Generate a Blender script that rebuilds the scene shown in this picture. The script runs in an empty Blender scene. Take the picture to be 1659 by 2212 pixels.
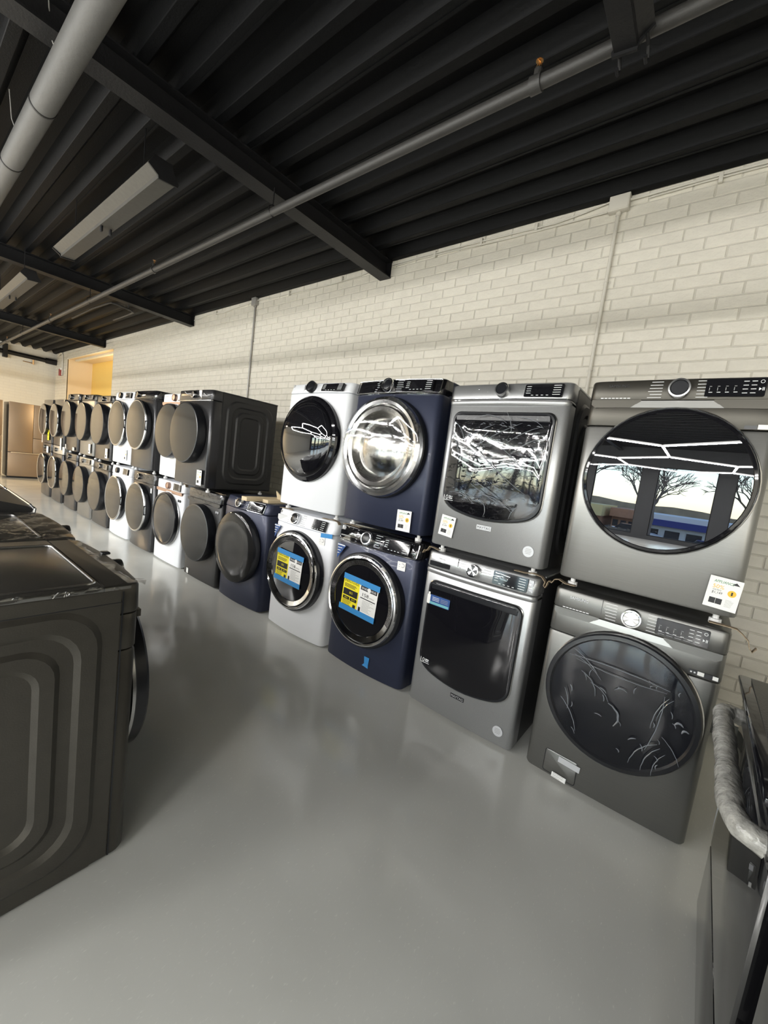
import bpy, bmesh, math, random
from mathutils import Vector, Matrix
random.seed(7)
PI = math.pi
S = bpy.context.scene
COL = S.collection

# ------------------------------------------------------------------ camera
CAM_LOC = (0.3817, -2.1315, 1.4444)
RIGHT = Vector((0.77091184, 0.62372695, 0.12907222))
UP = Vector((-0.16688186, 0.00222742, 0.98597438))
FWD = Vector((-0.61469129, 0.78163913, -0.10580586))
cd = bpy.data.cameras.new('camera'); cam = bpy.data.objects.new('camera', cd); COL.objects.link(cam)
cd.sensor_fit = 'HORIZONTAL'; cd.sensor_width = 36.0; cd.lens = 868.83 / 1659 * 36.0
cd.clip_start = 0.02; cd.clip_end = 400
M = Matrix(((RIGHT.x, UP.x, -FWD.x, CAM_LOC[0]), (RIGHT.y, UP.y, -FWD.y, CAM_LOC[1]), (RIGHT.z, UP.z, -FWD.z, CAM_LOC[2]), (0, 0, 0, 1)))
cam.matrix_world = M
S.camera = cam
# ------------------------------------------------------------------ world, exposure
SKY_STRENGTH = .72
TUBE_POWER = 178.0
RECESS_POWER = 30.0
FAR_POWER = 240.0
S.view_settings.view_transform = 'Standard'; S.view_settings.look = 'None'
S.view_settings.gamma = 1.0; S.view_settings.use_curve_mapping = False
S.view_settings.exposure = 0.12
w = bpy.data.worlds.new('world'); S.world = w; w.use_nodes = True; w.cycles.sampling_method = 'NONE'
nt = w.node_tree; bg = nt.nodes['Background']
sky = nt.nodes.new('ShaderNodeTexSky'); sky.sky_type = 'NISHITA'; sky.sun_disc = False
sky.sun_elevation = math.radians(48); sky.sun_rotation = math.radians(20); sky.dust_density = .2; sky.ozone_density = 2.0
nt.links.new(sky.outputs[0], bg.inputs[0]); bg.inputs[1].default_value = SKY_STRENGTH
try:
    S.cycles.use_denoising = True
    S.cycles.denoiser = 'OPENIMAGEDENOISE'
    S.cycles.max_bounces = 8; S.cycles.diffuse_bounces = 4; S.cycles.glossy_bounces = 5
    S.cycles.transparent_max_bounces = 10; S.cycles.transmission_bounces = 4
    S.cycles.caustics_reflective = False; S.cycles.caustics_refractive = False
    S.cycles.sample_clamp_indirect = 6.0
except Exception:
    pass

# ------------------------------------------------------------------ materials
def nodes_of(m):
    m.use_nodes = True
    return m.node_tree.nodes, m.node_tree.links, m.node_tree.nodes['Principled BSDF']

def mat(name, col, rough=.5, metal=0., ior=1.5, coat=0., noise=None, bump=None, emit=None, vary=0., brush=False):
    """noise=(scale, amount) mottles the colour; bump=(scale, strength); brush: fine horizontal grain"""
    m = bpy.data.materials.new(name); N, L, b = nodes_of(m)
    b.inputs['Base Color'].default_value = (*col, 1); b.inputs['Roughness'].default_value = rough
    b.inputs['Metallic'].default_value = metal; b.inputs['IOR'].default_value = ior
    b.inputs['Coat Weight'].default_value = coat; b.inputs['Coat Roughness'].default_value = .05
    if emit:
        b.inputs['Emission Color'].default_value = (*emit[0], 1); b.inputs['Emission Strength'].default_value = emit[1]
    tc = N.new('ShaderNodeTexCoord')
    src = None
    if noise or brush:
        nz = N.new('ShaderNodeTexNoise'); nz.inputs['Detail'].default_value = 5
        mp = N.new('ShaderNodeMapping')
        L.new(tc.outputs['Object'], mp.inputs['Vector']); L.new(mp.outputs[0], nz.inputs['Vector'])
        if brush:
            mp.inputs['Scale'].default_value = (6, 6, 700); nz.inputs['Scale'].default_value = 1.0; amt = .055
        else:
            nz.inputs['Scale'].default_value = noise[0]; amt = noise[1]
        mr = N.new('ShaderNodeMapRange'); mr.inputs['From Min'].default_value = .3; mr.inputs['From Max'].default_value = .7
        mr.inputs['To Min'].default_value = 1 - amt; mr.inputs['To Max'].default_value = 1 + amt
        L.new(nz.outputs[0], mr.inputs['Value'])
        mx = N.new('ShaderNodeMix'); mx.data_type = 'RGBA'; mx.blend_type = 'MULTIPLY'; mx.inputs['Factor'].default_value = 1
        mx.inputs['A'].default_value = (*col, 1); L.new(mr.outputs[0], mx.inputs['B'])
        src = mx.outputs['Result']
    if vary:
        oi = N.new('ShaderNodeObjectInfo'); mr2 = N.new('ShaderNodeMapRange')
        mr2.inputs['To Min'].default_value = 1 - vary; mr2.inputs['To Max'].default_value = 1 + vary
        L.new(oi.outputs['Random'], mr2.inputs['Value'])
        mx2 = N.new('ShaderNodeMix'); mx2.data_type = 'RGBA'; mx2.blend_type = 'MULTIPLY'; mx2.inputs['Factor'].default_value = 1
        if src: L.new(src, mx2.inputs['A'])
        else: mx2.inputs['A'].default_value = (*col, 1)
        L.new(mr2.outputs[0], mx2.inputs['B']); src = mx2.outputs['Result']
    if src: L.new(src, b.inputs['Base Color'])
    if bump:
        n2 = N.new('ShaderNodeTexNoise'); n2.inputs['Scale'].default_value = bump[0]; n2.inputs['Detail'].default_value = 4
        L.new(tc.outputs['Object'], n2.inputs['Vector'])
        bp = N.new('ShaderNodeBump'); bp.inputs['Strength'].default_value = bump[1]; bp.inputs['Distance'].default_value = .01
        L.new(n2.outputs[0], bp.inputs['Height']); L.new(bp.outputs[0], b.inputs['Normal'])
    return m

def film_mat(name, amount=.12, scale=9., stretch=(1, 1, 1), strength=.6, rough=.06, tint=(1, 1, 1), voro=False):
    """clear plastic film: mostly see-through, with a crinkled gloss"""
    m = bpy.data.materials.new(name); m.use_nodes = True
    N, L = m.node_tree.nodes, m.node_tree.links
    N.clear(); out = N.new('ShaderNodeOutputMaterial')
    tr = N.new('ShaderNodeBsdfTransparent'); tr.inputs[0].default_value = (*tint, 1)
    gl = N.new('ShaderNodeBsdfGlossy'); gl.inputs['Roughness'].default_value = rough
    mix = N.new('ShaderNodeMixShader'); lw = N.new('ShaderNodeLayerWeight'); lw.inputs['Blend'].default_value = .25
    ma = N.new('ShaderNodeMath'); ma.operation = 'MULTIPLY_ADD'; ma.inputs[1].default_value = .22; ma.inputs[2].default_value = amount
    L.new(lw.outputs['Fresnel'], ma.inputs[0]); L.new(ma.outputs[0], mix.inputs[0])
    L.new(tr.outputs[0], mix.inputs[1]); L.new(gl.outputs[0], mix.inputs[2]); L.new(mix.outputs[0], out.inputs[0])
    tc = N.new('ShaderNodeTexCoord'); mp = N.new('ShaderNodeMapping'); mp.inputs['Scale'].default_value = stretch
    L.new(tc.outputs['Object'], mp.inputs[0])
    nz = N.new('ShaderNodeTexNoise'); nz.inputs['Scale'].default_value = scale; nz.inputs['Detail'].default_value = 2.5
    nz.inputs['Distortion'].default_value = 1.2
    L.new(mp.outputs[0], nz.inputs['Vector'])
    h = nz.outputs[0]
    if voro:
        vo = N.new('ShaderNodeTexVoronoi'); vo.inputs['Scale'].default_value = scale * 1.6; vo.feature = 'SMOOTH_F1'
        L.new(mp.outputs[0], vo.inputs['Vector'])
        ad = N.new('ShaderNodeMath'); ad.operation = 'ADD'; L.new(nz.outputs[0], ad.inputs[0]); L.new(vo.outputs[0], ad.inputs[1]); h = ad.outputs[0]
    mr = N.new('ShaderNodeMapRange'); mr.interpolation_type = 'SMOOTHSTEP'; lo = 1.02 if voro else .58
    mr.inputs['From Min'].default_value = lo; mr.inputs['From Max'].default_value = lo + .13
    L.new(h, mr.inputs['Value'])
    bp = N.new('ShaderNodeBump'); bp.inputs['Strength'].default_value = strength; bp.inputs['Distance'].default_value = .02
    L.new(mr.outputs[0], bp.inputs['Height']); L.new(bp.outputs[0], gl.inputs['Normal'])
    return m

MT = {}
MT['brick'] = mat('painted_brick', (.72, .685, .60), .55, vary=.035, noise=(14, .05), bump=(60, .25))
MT['mortar'] = mat('painted_mortar', (.57, .545, .48), .7, noise=(20, .06), bump=(80, .3))
MT['plaster'] = mat('painted_wall', (.70, .675, .60), .7, noise=(6, .04))
MT['yellow'] = mat('yellow_paint', (.86, .60, .17), .6)
MT['tan'] = mat('tan_paint', (.70, .56, .38), .6)
MT['dark_wall'] = mat('charcoal_wall_paint', (.035, .037, .042), .6)
MT['deck'] = mat('black_painted_deck', (.0055, .0058, .0064), .5, bump=(90, .15)); MT['deck'].node_tree.nodes['Principled BSDF'].inputs['Specular IOR Level'].default_value = .10
MT['steel_black'] = mat('black_painted_steel', (.010, .010, .011), .5, bump=(70, .15)); MT['steel_black'].node_tree.nodes['Principled BSDF'].inputs['Specular IOR Level'].default_value = .3
MT['pipe_grey'] = mat('dark_grey_painted_pipe', (.045, .043, .041), .5, bump=(120, .1))
MT['duct'] = mat('grey_painted_duct', (.095, .093, .089), .55, bump=(80, .1))
MT['fixture'] = mat('grimy_fixture_enamel', (.065, .061, .053), .5, noise=(30, .1))
MT['conduit'] = mat('painted_conduit', (.66, .63, .56), .45)
MT['conduit_grey'] = mat('bare_conduit', (.40, .39, .37), .4, metal=.4)
MT['baseboard'] = mat('grey_vinyl_base', (.10, .105, .10), .45)
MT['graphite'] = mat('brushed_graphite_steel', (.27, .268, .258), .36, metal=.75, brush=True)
MT['graphite_low'] = mat('shaded_graphite_steel', (.17, .17, .162), .36, metal=.72, brush=True)  # graphite darkened in its base colour for the shade on the lower machine
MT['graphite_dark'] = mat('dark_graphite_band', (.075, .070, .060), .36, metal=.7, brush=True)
MT['graphite_light'] = mat('bright_graphite_plate', (.55, .55, .53), .28, metal=.8)
MT['slate'] = mat('slate_metallic_paint', (.36, .365, .37), .34, metal=.65, noise=(300, .05))
MT['navy'] = mat('sapphire_blue_paint', (.024, .030, .060), .40, metal=.35, coat=.15)
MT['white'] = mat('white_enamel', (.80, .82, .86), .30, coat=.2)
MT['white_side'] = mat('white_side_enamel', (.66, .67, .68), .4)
MT['blackst'] = mat('black_stainless', (.055, .055, .058), .22, metal=.6)
MT['blackmat'] = mat('matte_black_steel', (.035, .035, .036), .42, metal=.4)
MT['cab'] = mat('charcoal_cabinet_steel', (.030, .030, .031), .42, noise=(40, .08))
MT['cab_brown'] = mat('brown_black_cabinet_steel', (.050, .047, .040), .38, metal=.3, noise=(25, .06), bump=(220, .05))
MT['top_brown'] = mat('brown_black_top_steel', (.075, .072, .064), .25, metal=.45, noise=(12, .1))
MT['black'] = mat('gloss_black_plastic', (.008, .008, .010), .05)
MT['rim'] = mat('satin_black_rim', (.012, .013, .016), .28)
MT['mirror'] = mat('mirror_black_glass', (.004, .004, .005), .005, ior=2.7)
MT['glass'] = mat('black_door_glass', (.006, .006, .008), .03, ior=1.6)
MT['smoke'] = mat('smoky_door_glass', (.018, .018, .018), .07, ior=1.36)
MT['dome'] = mat('bulging_door_glass', (.006, .006, .008), .02, ior=1.9)
MT['glass_navy'] = mat('navy_black_door_glass', (.004, .005, .009), .04, ior=1.5)
MT['chrome'] = mat('chrome', (.78, .78, .79), .10, metal=1.)
MT['satin'] = mat('satin_chrome', (.55, .55, .55), .25, metal=1.)
MT['dish'] = mat('polished_steel_dish', (.50, .49, .47), .17, metal=1.)
MT['copper'] = mat('rose_copper_trim', (.45, .31, .25), .3, metal=.8)
MT['ink'] = mat('white_ink', (.75, .76, .77), .5)
MT['ink_grey'] = mat('grey_ink', (.33, .33, .33), .5)
MT['ink_black'] = mat('black_ink', (.012, .012, .014), .5)
MT['paper'] = mat('white_paper', (.82, .82, .80), .6)
MT['yel_paper'] = mat('yellow_paper', (.85, .74, .02), .55)
MT['tape'] = mat('blue_masking_tape', (.035, .24, .56), .55)
MT['blue_label'] = mat('blue_sticker', (.03, .08, .25), .4)
MT['teal_label'] = mat('teal_sticker', (.16, .42, .46), .4)
MT['green_ink'] = mat('green_ink', (.03, .22, .08), .5)
MT['gold_ink'] = mat('gold_ink', (.80, .48, .03), .45)
MT['silver_label'] = mat('silver_sticker', (.62, .63, .66), .3, metal=.3)
MT['felt'] = mat('tan_felt', (.30, .235, .16), .9, noise=(90, .2), bump=(200, .4))
MT['wood'] = mat('raw_pine', (.62, .50, .32), .6, noise=(8, .12))
MT['foot'] = mat('white_nylon_foot', (.72, .72, .72), .45)
MT['rubber'] = mat('black_rubber', (.015, .015, .015), .6)
MT['bronze'] = mat('bronze_stainless', (.34, .25, .17), .42, metal=.6)
MT['bronze_trim'] = mat('pale_bronze_handle', (.80, .66, .46), .25, metal=.6)
MT['red'] = mat('red_plastic', (.28, .02, .02), .4)
MT['brass'] = mat('old_brass', (.60, .36, .16), .28, metal=1.)
MT['range'] = mat('gloss_black_oven_glass', (.006, .006, .007), .03, ior=2.3)
MT['cooktop'] = mat('black_cooktop_enamel', (.020, .019, .018), .3, noise=(120, .3), bump=(150, .2))
MT['film_door'] = film_mat('bubbled_clear_film', .012, 5, (1, 1, 1), .08, .12, voro=True)
MT['film_streak'] = film_mat('creased_clear_film', .07, 15, (1, 1, 2.2), .8, .05, voro=True)
MT['film_soft'] = film_mat('thin_clear_film', .025, 12, (1, 1, 1.6), .3, .05)
MT['film_grey'] = film_mat('cloudy_clear_film', .22, 16, (1, 1, 1), .6, .18, (.93, .93, .92))
MT['pane'] = film_mat('window_glass', .02, 1, (1, 1, 1), 0., .0, (.96, .98, .97))
MT['tube'] = mat('led_tube', (1, 1, 1), .4, emit=((1.0, .98, .95), 1.5)); MT['tube'].cycles.emission_sampling = 'NONE'
MT['added_lamp_glow'] = mat('added_lamp_glow', (1, .9, .7), .4, emit=((1.0, .78, .48), 20.0)); MT['added_lamp_glow'].cycles.emission_sampling = 'NONE'

# floor: grey speckled, waxed
m = mat('waxed_speckled_floor', (.34, .345, .325), .18); MT['floor'] = m
N, L, b = nodes_of(m)
tc = N.new('ShaderNodeTexCoord')
n1 = N.new('ShaderNodeTexNoise'); n1.inputs['Scale'].default_value = 1.1; n1.inputs['Detail'].default_value = 4
n2 = N.new('ShaderNodeTexNoise'); n2.inputs['Scale'].default_value = 150; n2.inputs['Detail'].default_value = 6
mp = N.new('ShaderNodeMapping'); mp.inputs['Scale'].default_value = (1, .35, 1); mp.inputs['Rotation'].default_value = (0, 0, .7)
L.new(tc.outputs['Object'], n1.inputs['Vector']); L.new(tc.outputs['Object'], mp.inputs[0]); L.new(mp.outputs[0], n2.inputs['Vector'])
r1 = N.new('ShaderNodeValToRGB'); r1.color_ramp.elements[0].position = .3; r1.color_ramp.elements[1].position = .72
r1.color_ramp.elements[0].color = (.62, .625, .585, 1); r1.color_ramp.elements[1].color = (.73, .735, .695, 1)
L.new(n1.outputs[0], r1.inputs[0])
r2 = N.new('ShaderNodeValToRGB'); r2.color_ramp.elements[0].position = .62; r2.color_ramp.elements[1].position = .74
r2.color_ramp.elements[0].color = (1, 1, 1, 1); r2.color_ramp.elements[1].color = (1.16, 1.16, 1.15, 1)
L.new(n2.outputs[0], r2.inputs[0])
mx = N.new('ShaderNodeMix'); mx.data_type = 'RGBA'; mx.blend_type = 'MULTIPLY'; mx.inputs['Factor'].default_value = 1
L.new(r1.outputs[0], mx.inputs['A']); L.new(r2.outputs[0], mx.inputs['B']); L.new(mx.outputs['Result'], b.inputs['Base Color'])
n3 = N.new('ShaderNodeTexNoise'); n3.inputs['Scale'].default_value = 2.3; n3.inputs['Detail'].default_value = 3
L.new(tc.outputs['Object'], n3.inputs['Vector'])
mr = N.new('ShaderNodeMapRange'); mr.inputs['From Min'].default_value = .3; mr.inputs['From Max'].default_value = .7
mr.inputs['To Min'].default_value = .11; mr.inputs['To Max'].default_value = .21
L.new(n3.outputs[0], mr.inputs['Value']); L.new(mr.outputs[0], b.inputs['Roughness'])
n4 = N.new('ShaderNodeTexNoise'); n4.inputs['Scale'].default_value = 3.0; n4.inputs['Detail'].default_value = 2
L.new(tc.outputs['Object'], n4.inputs['Vector'])
bp = N.new('ShaderNodeBump'); bp.inputs['Strength'].default_value = .06; bp.inputs['Distance'].default_value = .02
L.new(n4.outputs[0], bp.inputs['Height']); L.new(bp.outputs[0], b.inputs['Normal'])

# far end wall: bricks too small to pick apart -> material
m = mat('far_painted_brick', (.70, .67, .59), .6); MT['far_brick'] = m
N, L, b = nodes_of(m)
bt = N.new('ShaderNodeTexBrick'); bt.inputs['Scale'].default_value = 1.0; bt.inputs['Brick Width'].default_value = .2545
bt.inputs['Row Height'].default_value = .0816; bt.inputs['Mortar Size'].default_value = .004
bt.inputs['Color1'].default_value = (.70, .67, .59, 1); bt.inputs['Color2'].default_value = (.68, .65, .575, 1); bt.inputs['Mortar'].default_value = (.62, .59, .52, 1)
tc = N.new('ShaderNodeTexCoord'); sx = N.new('ShaderNodeSeparateXYZ'); cx = N.new('ShaderNodeCombineXYZ')
L.new(tc.outputs['Object'], sx.inputs[0]); L.new(sx.outputs[1], cx.inputs[0]); L.new(sx.outputs[2], cx.inputs[1]); L.new(cx.outputs[0], bt.inputs['Vector'])
L.new(bt.outputs[0], b.inputs['Base Color'])

# ------------------------------------------------------------------ mesh building
class MB:
    def __init__(s): s.v = []; s.f = []; s.mi = []; s.mats = []
    def _m(s, m):
        if m not in s.mats: s.mats.append(m)
        return s.mats.index(m)
    def add(s, vs, fs, m=None):
        o = len(s.v); k = s._m(m) if m else 0
        s.v += [tuple(p) for p in vs]; s.f += [tuple(i + o for i in f) for f in fs]; s.mi += [k] * len(fs)
        return s
    def box(s, x0, x1, y0, y1, z0, z1, m=None, bev=0., axis=None):
        if bev <= 0:
            vs = [(x, y, z) for x in (x0, x1) for y in (y0, y1) for z in (z0, z1)]
            return s.add(vs, [(0, 1, 3, 2), (4, 6, 7, 5), (0, 4, 5, 1), (2, 3, 7, 6), (0, 2, 6, 4), (1, 5, 7, 3)], m)
        b = min(bev, (x1 - x0) * .49, (y1 - y0) * .49, (z1 - z0) * .49)
        bm = bmesh.new(); bmesh.ops.create_cube(bm, size=1)
        for q in bm.verts: q.co = Vector(((x0 + x1) / 2 + q.co.x * (x1 - x0), (y0 + y1) / 2 + q.co.y * (y1 - y0), (z0 + z1) / 2 + q.co.z * (z1 - z0)))
        bmesh.ops.bevel(bm, geom=list(bm.edges), offset=b, segments=2, affect='EDGES', profile=.5)
        bm.verts.index_update()
        s.add([q.co[:] for q in bm.verts], [[q.index for q in f.verts] for f in bm.faces], m); bm.free()
        return s
    def lathe(s, prof, cx, cz, n=40, m=None, sx=1., sz=1., a0=0., a1=2 * PI, y0=0.):
        """revolve (r, y) about an axis along y through (cx, cz)"""
        full = abs(a1 - a0 - 2 * PI) < 1e-6
        cnt = n if full else n + 1
        vs = []; fs = []; rows = []
        for r, y in prof:
            if r < 1e-6:
                vs.append((cx, y0 + y, cz)); rows.append([len(vs) - 1] * cnt); continue
            row = []
            for i in range(cnt):
                a = a0 + (a1 - a0) * i / n
                vs.append((cx + sx * r * math.cos(a), y0 + y, cz + sz * r * math.sin(a))); row.append(len(vs) - 1)
            rows.append(row)
        for A, B in zip(rows, rows[1:]):
            for i in range(n):
                j = (i + 1) % cnt
                q = [A[i], A[j], B[j], B[i]]; q2 = []
                for t in q:
                    if t not in q2: q2.append(t)
                if len(q2) > 2: fs.append(q2)
        return s.add(vs, fs, m)
    def tube(s, pts, r, n=8, m=None, cap=True):
        pts = [Vector(p) for p in pts]; rs = r if isinstance(r, (list, tuple)) else [r] * len(pts)
        vs = []; fs = []; prev = None
        for i, p in enumerate(pts):
            d = (pts[min(i + 1, len(pts) - 1)] - pts[max(i - 1, 0)]).normalized()
            if prev is None:
                u = d.orthogonal().normalized()
            else:
                u = (prev - d * prev.dot(d)).normalized()
            prev = u; v = d.cross(u)
            for k in range(n):
                a = 2 * PI * k / n
                vs.append(p + (u * math.cos(a) + v * math.sin(a)) * rs[i])
        for i in range(len(pts) - 1):
            for k in range(n):
                fs.append((i * n + k, i * n + (k + 1) % n, (i + 1) * n + (k + 1) % n, (i + 1) * n + k))
        if cap:
            fs.append(tuple(range(n))[::-1]); o = (len(pts) - 1) * n; fs.append(tuple(o + k for k in range(n)))
        return s.add(vs, fs, m)
    def prism(s, poly, y0, y1, m=None, plane='xz'):
        n = len(poly)
        def P(a, b, t): return (a, t, b) if plane == 'xz' else ((a, b, t) if plane == 'xy' else (t, a, b))
        vs = [P(a, b, y0) for a, b in poly] + [P(a, b, y1) for a, b in poly]
        fs = [tuple(range(n)), tuple(range(2 * n - 1, n - 1, -1))] + [(i, (i + 1) % n, n + (i + 1) % n, n + i) for i in range(n)]
        return s.add(vs, fs, m)
    def loft(s, loops, m=None, cap0=False, cap1=True):
        n = len(loops[0]); vs = [p for l in loops for p in l]; fs = []
        for k in range(len(loops) - 1):
            for i in range(n):
                fs.append((k * n + i, k * n + (i + 1) % n, (k + 1) * n + (i + 1) % n, (k + 1) * n + i))
        if cap0: fs.append(tuple(range(n)))
        if cap1: o = (len(loops) - 1) * n; fs.append(tuple(o + i for i in range(n)))
        return s.add(vs, fs, m)
    def ribbon(s, path, y0, y1, t, m=None, ny=1):
        """a sheet: path in (x, z), drawn out along y, with thickness t"""
        P = [Vector((a, b)) for a, b in path]; off = []
        for i in range(len(P)):
            d = (P[min(i + 1, len(P) - 1)] - P[max(i - 1, 0)]).normalized(); off.append(P[i] + Vector((-d.y, d.x)) * t)
        ring = P + off[::-1]
        return s.prism([(p.x, p.y) for p in ring], y0, y1, m)
    def build(s, name, m=None, parent=None, loc=(0, 0, 0), rot=None, angle=32, smooth=True, kind=None, label=None, recalc=True):
        me = bpy.data.meshes.new(name); me.from_pydata(s.v, [], s.f)
        mats = s.mats if s.mats else [m]
        if s.mats and m and None in s.mats: pass
        for q in mats: me.materials.append(MT[q] if isinstance(q, str) else q)
        if s.mats:
            me.polygons.foreach_set('material_index', s.mi)
        bm = bmesh.new(); bm.from_mesh(me)
        if recalc: bmesh.ops.recalc_face_normals(bm, faces=bm.faces[:])
        if smooth:
            ca = math.radians(angle)
            for f in bm.faces: f.smooth = True
            for e in bm.edges:
                if len(e.link_faces) == 2:
                    e.smooth = e.calc_face_angle(0) < ca
        bm.to_mesh(me); bm.free(); me.update()
        o = bpy.data.objects.new(name, me); COL.objects.link(o)
        o.location = loc
        if rot: o.rotation_euler = rot
        if parent: o.parent = parent
        if kind: o['kind'] = kind
        if label: o['label'] = label
        return o

def rrect(x0, x1, z0, z1, r, n=5):
    r = max(min(r, (x1 - x0) / 2 - 1e-4, (z1 - z0) / 2 - 1e-4), 1e-4); P = []
    for cx, cz, a in ((x1 - r, z1 - r, 0), (x0 + r, z1 - r, PI / 2), (x0 + r, z0 + r, PI), (x1 - r, z0 + r, 1.5 * PI)):
        for i in range(n + 1):
            t = a + PI / 2 * i / n; P.append((cx + r * math.cos(t), cz + r * math.sin(t)))
    return P

def thing(name, label, cat, loc=(0, 0, 0), rotz=0, group=None):
    o = bpy.data.objects.new(name, None); COL.objects.link(o); o.empty_display_size = .1
    o.location = loc; o.rotation_euler = (0, 0, rotz); o['label'] = label; o['category'] = cat
    if group: o['group'] = group
    return o

def tag(o, label, cat, group=None, kind=None):
    o['label'] = label; o['category'] = cat
    if group: o['group'] = group
    if kind: o['kind'] = kind
    return o

def struct(o): o['kind'] = 'structure'; return o

_texts = {}
def text(body, width, m, name, parent, x, y, z, rot=0., height=None, shear=0.):
    """flat lettering facing -y, centred at (x, y, z), made `width` wide"""
    key = (body, shear)
    if key not in _texts:
        c = bpy.data.curves.new('letters', 'FONT'); c.body = body; c.align_x = 'CENTER'; c.align_y = 'CENTER'; c.size = 1; c.resolution_u = 2; c.shear = shear
        t = bpy.data.objects.new('letters', c); COL.objects.link(t)
        dg = bpy.context.evaluated_depsgraph_get(); me = bpy.data.meshes.new_from_object(t.evaluated_get(dg))
        COL.objects.unlink(t); bpy.data.objects.remove(t)
        _texts[key] = [v.co.copy() for v in me.vertices], [tuple(p.vertices) for p in me.polygons]
    vs, fs = _texts[key]
    xs = [v.x for v in vs]; ys = [v.y for v in vs]; k = width / (max(xs) - min(xs)); mx_, my_ = (max(xs) + min(xs)) / 2, (max(ys) + min(ys)) / 2
    kz = k if height is None else height / (max(ys) - min(ys))
    mb = MB(); c_, s_ = math.cos(rot), math.sin(rot); pv = []
    for v in vs:
        a, b_ = (v.x - mx_) * k, (v.y - my_) * kz
        pv.append((x + a * c_ - b_ * s_, y, z + a * s_ + b_ * c_))
    if isinstance(name, MB): name.add(pv, fs, m); return name
    mb.add(pv, fs, m); return mb.build(name, None, parent, smooth=False, recalc=False)

# ------------------------------------------------------------------ the room
WALL_Y = 1.317; CEIL = 3.65; XL, XR, YF = -16.05, 5.2, -17.2
struct(MB().box(XL - .3, XR + .3, YF - .3, 4.0, -.12, 0).build('floor', 'floor', smooth=False))
# brick wall behind the machines
OX0, OX1, OZ = -14.78, -11.02, 3.47       # the yellow recess
BW, BH, JT = .2545, .0816, .0072
wb = bpy.data.objects.new('wall_back', None); COL.objects.link(wb); struct(wb)
mw = MB(); yb = WALL_Y + .0015
mw.box(OX1, XR, yb, yb + .2, 0, CEIL + .1); mw.box(XL, OX0 - .121, yb, yb + .2, 0, CEIL + .1); mw.box(OX0, OX1, yb, yb + .2, OZ, CEIL + .1)
mw.build('mortar_bed', 'mortar', wb, smooth=False)
def brick_mesh(w_, h_):
    a = .004; y0 = 0.; y1 = .03
    mb = MB(); x0, x1, z0, z1 = -w_ / 2, w_ / 2, -h_ / 2, h_ / 2
    L0 = [(x0 + a, y0, z0 + a), (x1 - a, y0, z0 + a), (x1 - a, y0, z1 - a), (x0 + a, y0, z1 - a)]
    L1 = [(x0, y0 + a, z0), (x1, y0 + a, z0), (x1, y0 + a, z1), (x0, y0 + a, z1)]
    L2 = [(x0, y1, z0), (x1, y1, z0), (x1, y1, z1), (x0, y1, z1)]
    mb.loft([L2, L1, L0]); return mb
cells = []
k0 = int(math.floor((0 - 2.762) / BH)); k1 = int(math.ceil((CEIL - 2.762) / BH))
for k in range(k0, k1 + 1):
    z0 = 2.762 + (k - 1) * BH + JT / 2; z1 = z0 + BH - JT
    z0 = max(z0, .0); z1 = min(z1, CEIL + .05)
    if z1 - z0 < .02: continue
    ph = .083 if k % 2 == 0 else .083 + BW / 2
    i = int(math.floor((XL - ph) / BW))
    while ph + i * BW < 3.2:
        x0 = ph + i * BW + JT / 2; x1 = x0 + BW - JT; i += 1
        if x0 < XL + .02: x0 = XL + .02
        segs = [(x0, x1)]
        if z1 < OZ + .02:
            if x0 < OX1 and x1 > OX0:
                segs = []
                if x0 < OX0 - .03: segs.append((x0, OX0 - .03))
                if x1 > OX1 + .03: segs.append((OX1 + .03, x1))
        for a, b_ in segs:
            if b_ - a > .015: cells.append((a, b_, z0, z1))
def seen_area(c):
    x, z = (c[0] + c[1]) / 2, (c[2] + c[3]) / 2
    vis = z > 1.9 or x > .62
    d = Vector((x, WALL_Y, z)) - Vector(CAM_LOC); zc = d.dot(FWD)
    if zc < .3: return 0
    px = 829.5 + 868.8 * d.dot(RIGHT) / zc; py = 1106 - 868.8 * d.dot(UP) / zc
    if not (-40 < px < 1700 and -40 < py < 2250): return 0
    return (1 if vis else 0) * abs(d.y) / d.length ** 3
cells.sort(key=seen_area, reverse=True)
shared = {}
for c in cells[:300]:
    w_, h_ = round(c[1] - c[0], 4), round(c[3] - c[2], 4)
    y = WALL_Y - .004 + random.uniform(-.0016, .0016)
    if (w_, h_) not in shared:
        o = brick_mesh(w_, h_).build('brick', 'brick', wb, smooth=False); shared[(w_, h_)] = o
    else:
        o = shared[(w_, h_)].copy(); COL.objects.link(o)
    o.location = ((c[0] + c[1]) / 2, y, (c[2] + c[3]) / 2)
    o.rotation_euler = (random.uniform(-.006, .006), random.uniform(-.004, .004), random.uniform(-.004, .004))
rest = MB()
for c in cells[300:]:
    w_, h_ = c[1] - c[0], c[3] - c[2]; t = brick_mesh(w_, h_); o = (c[0] + c[1]) / 2, WALL_Y - .004 + random.uniform(-.0016, .0016), (c[2] + c[3]) / 2
    rest.add([(p[0] + o[0], p[1] + o[1], p[2] + o[2]) for p in t.v], t.f)
rest.build('brick_courses', 'brick', wb, smooth=False, kind='stuff')
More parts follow.
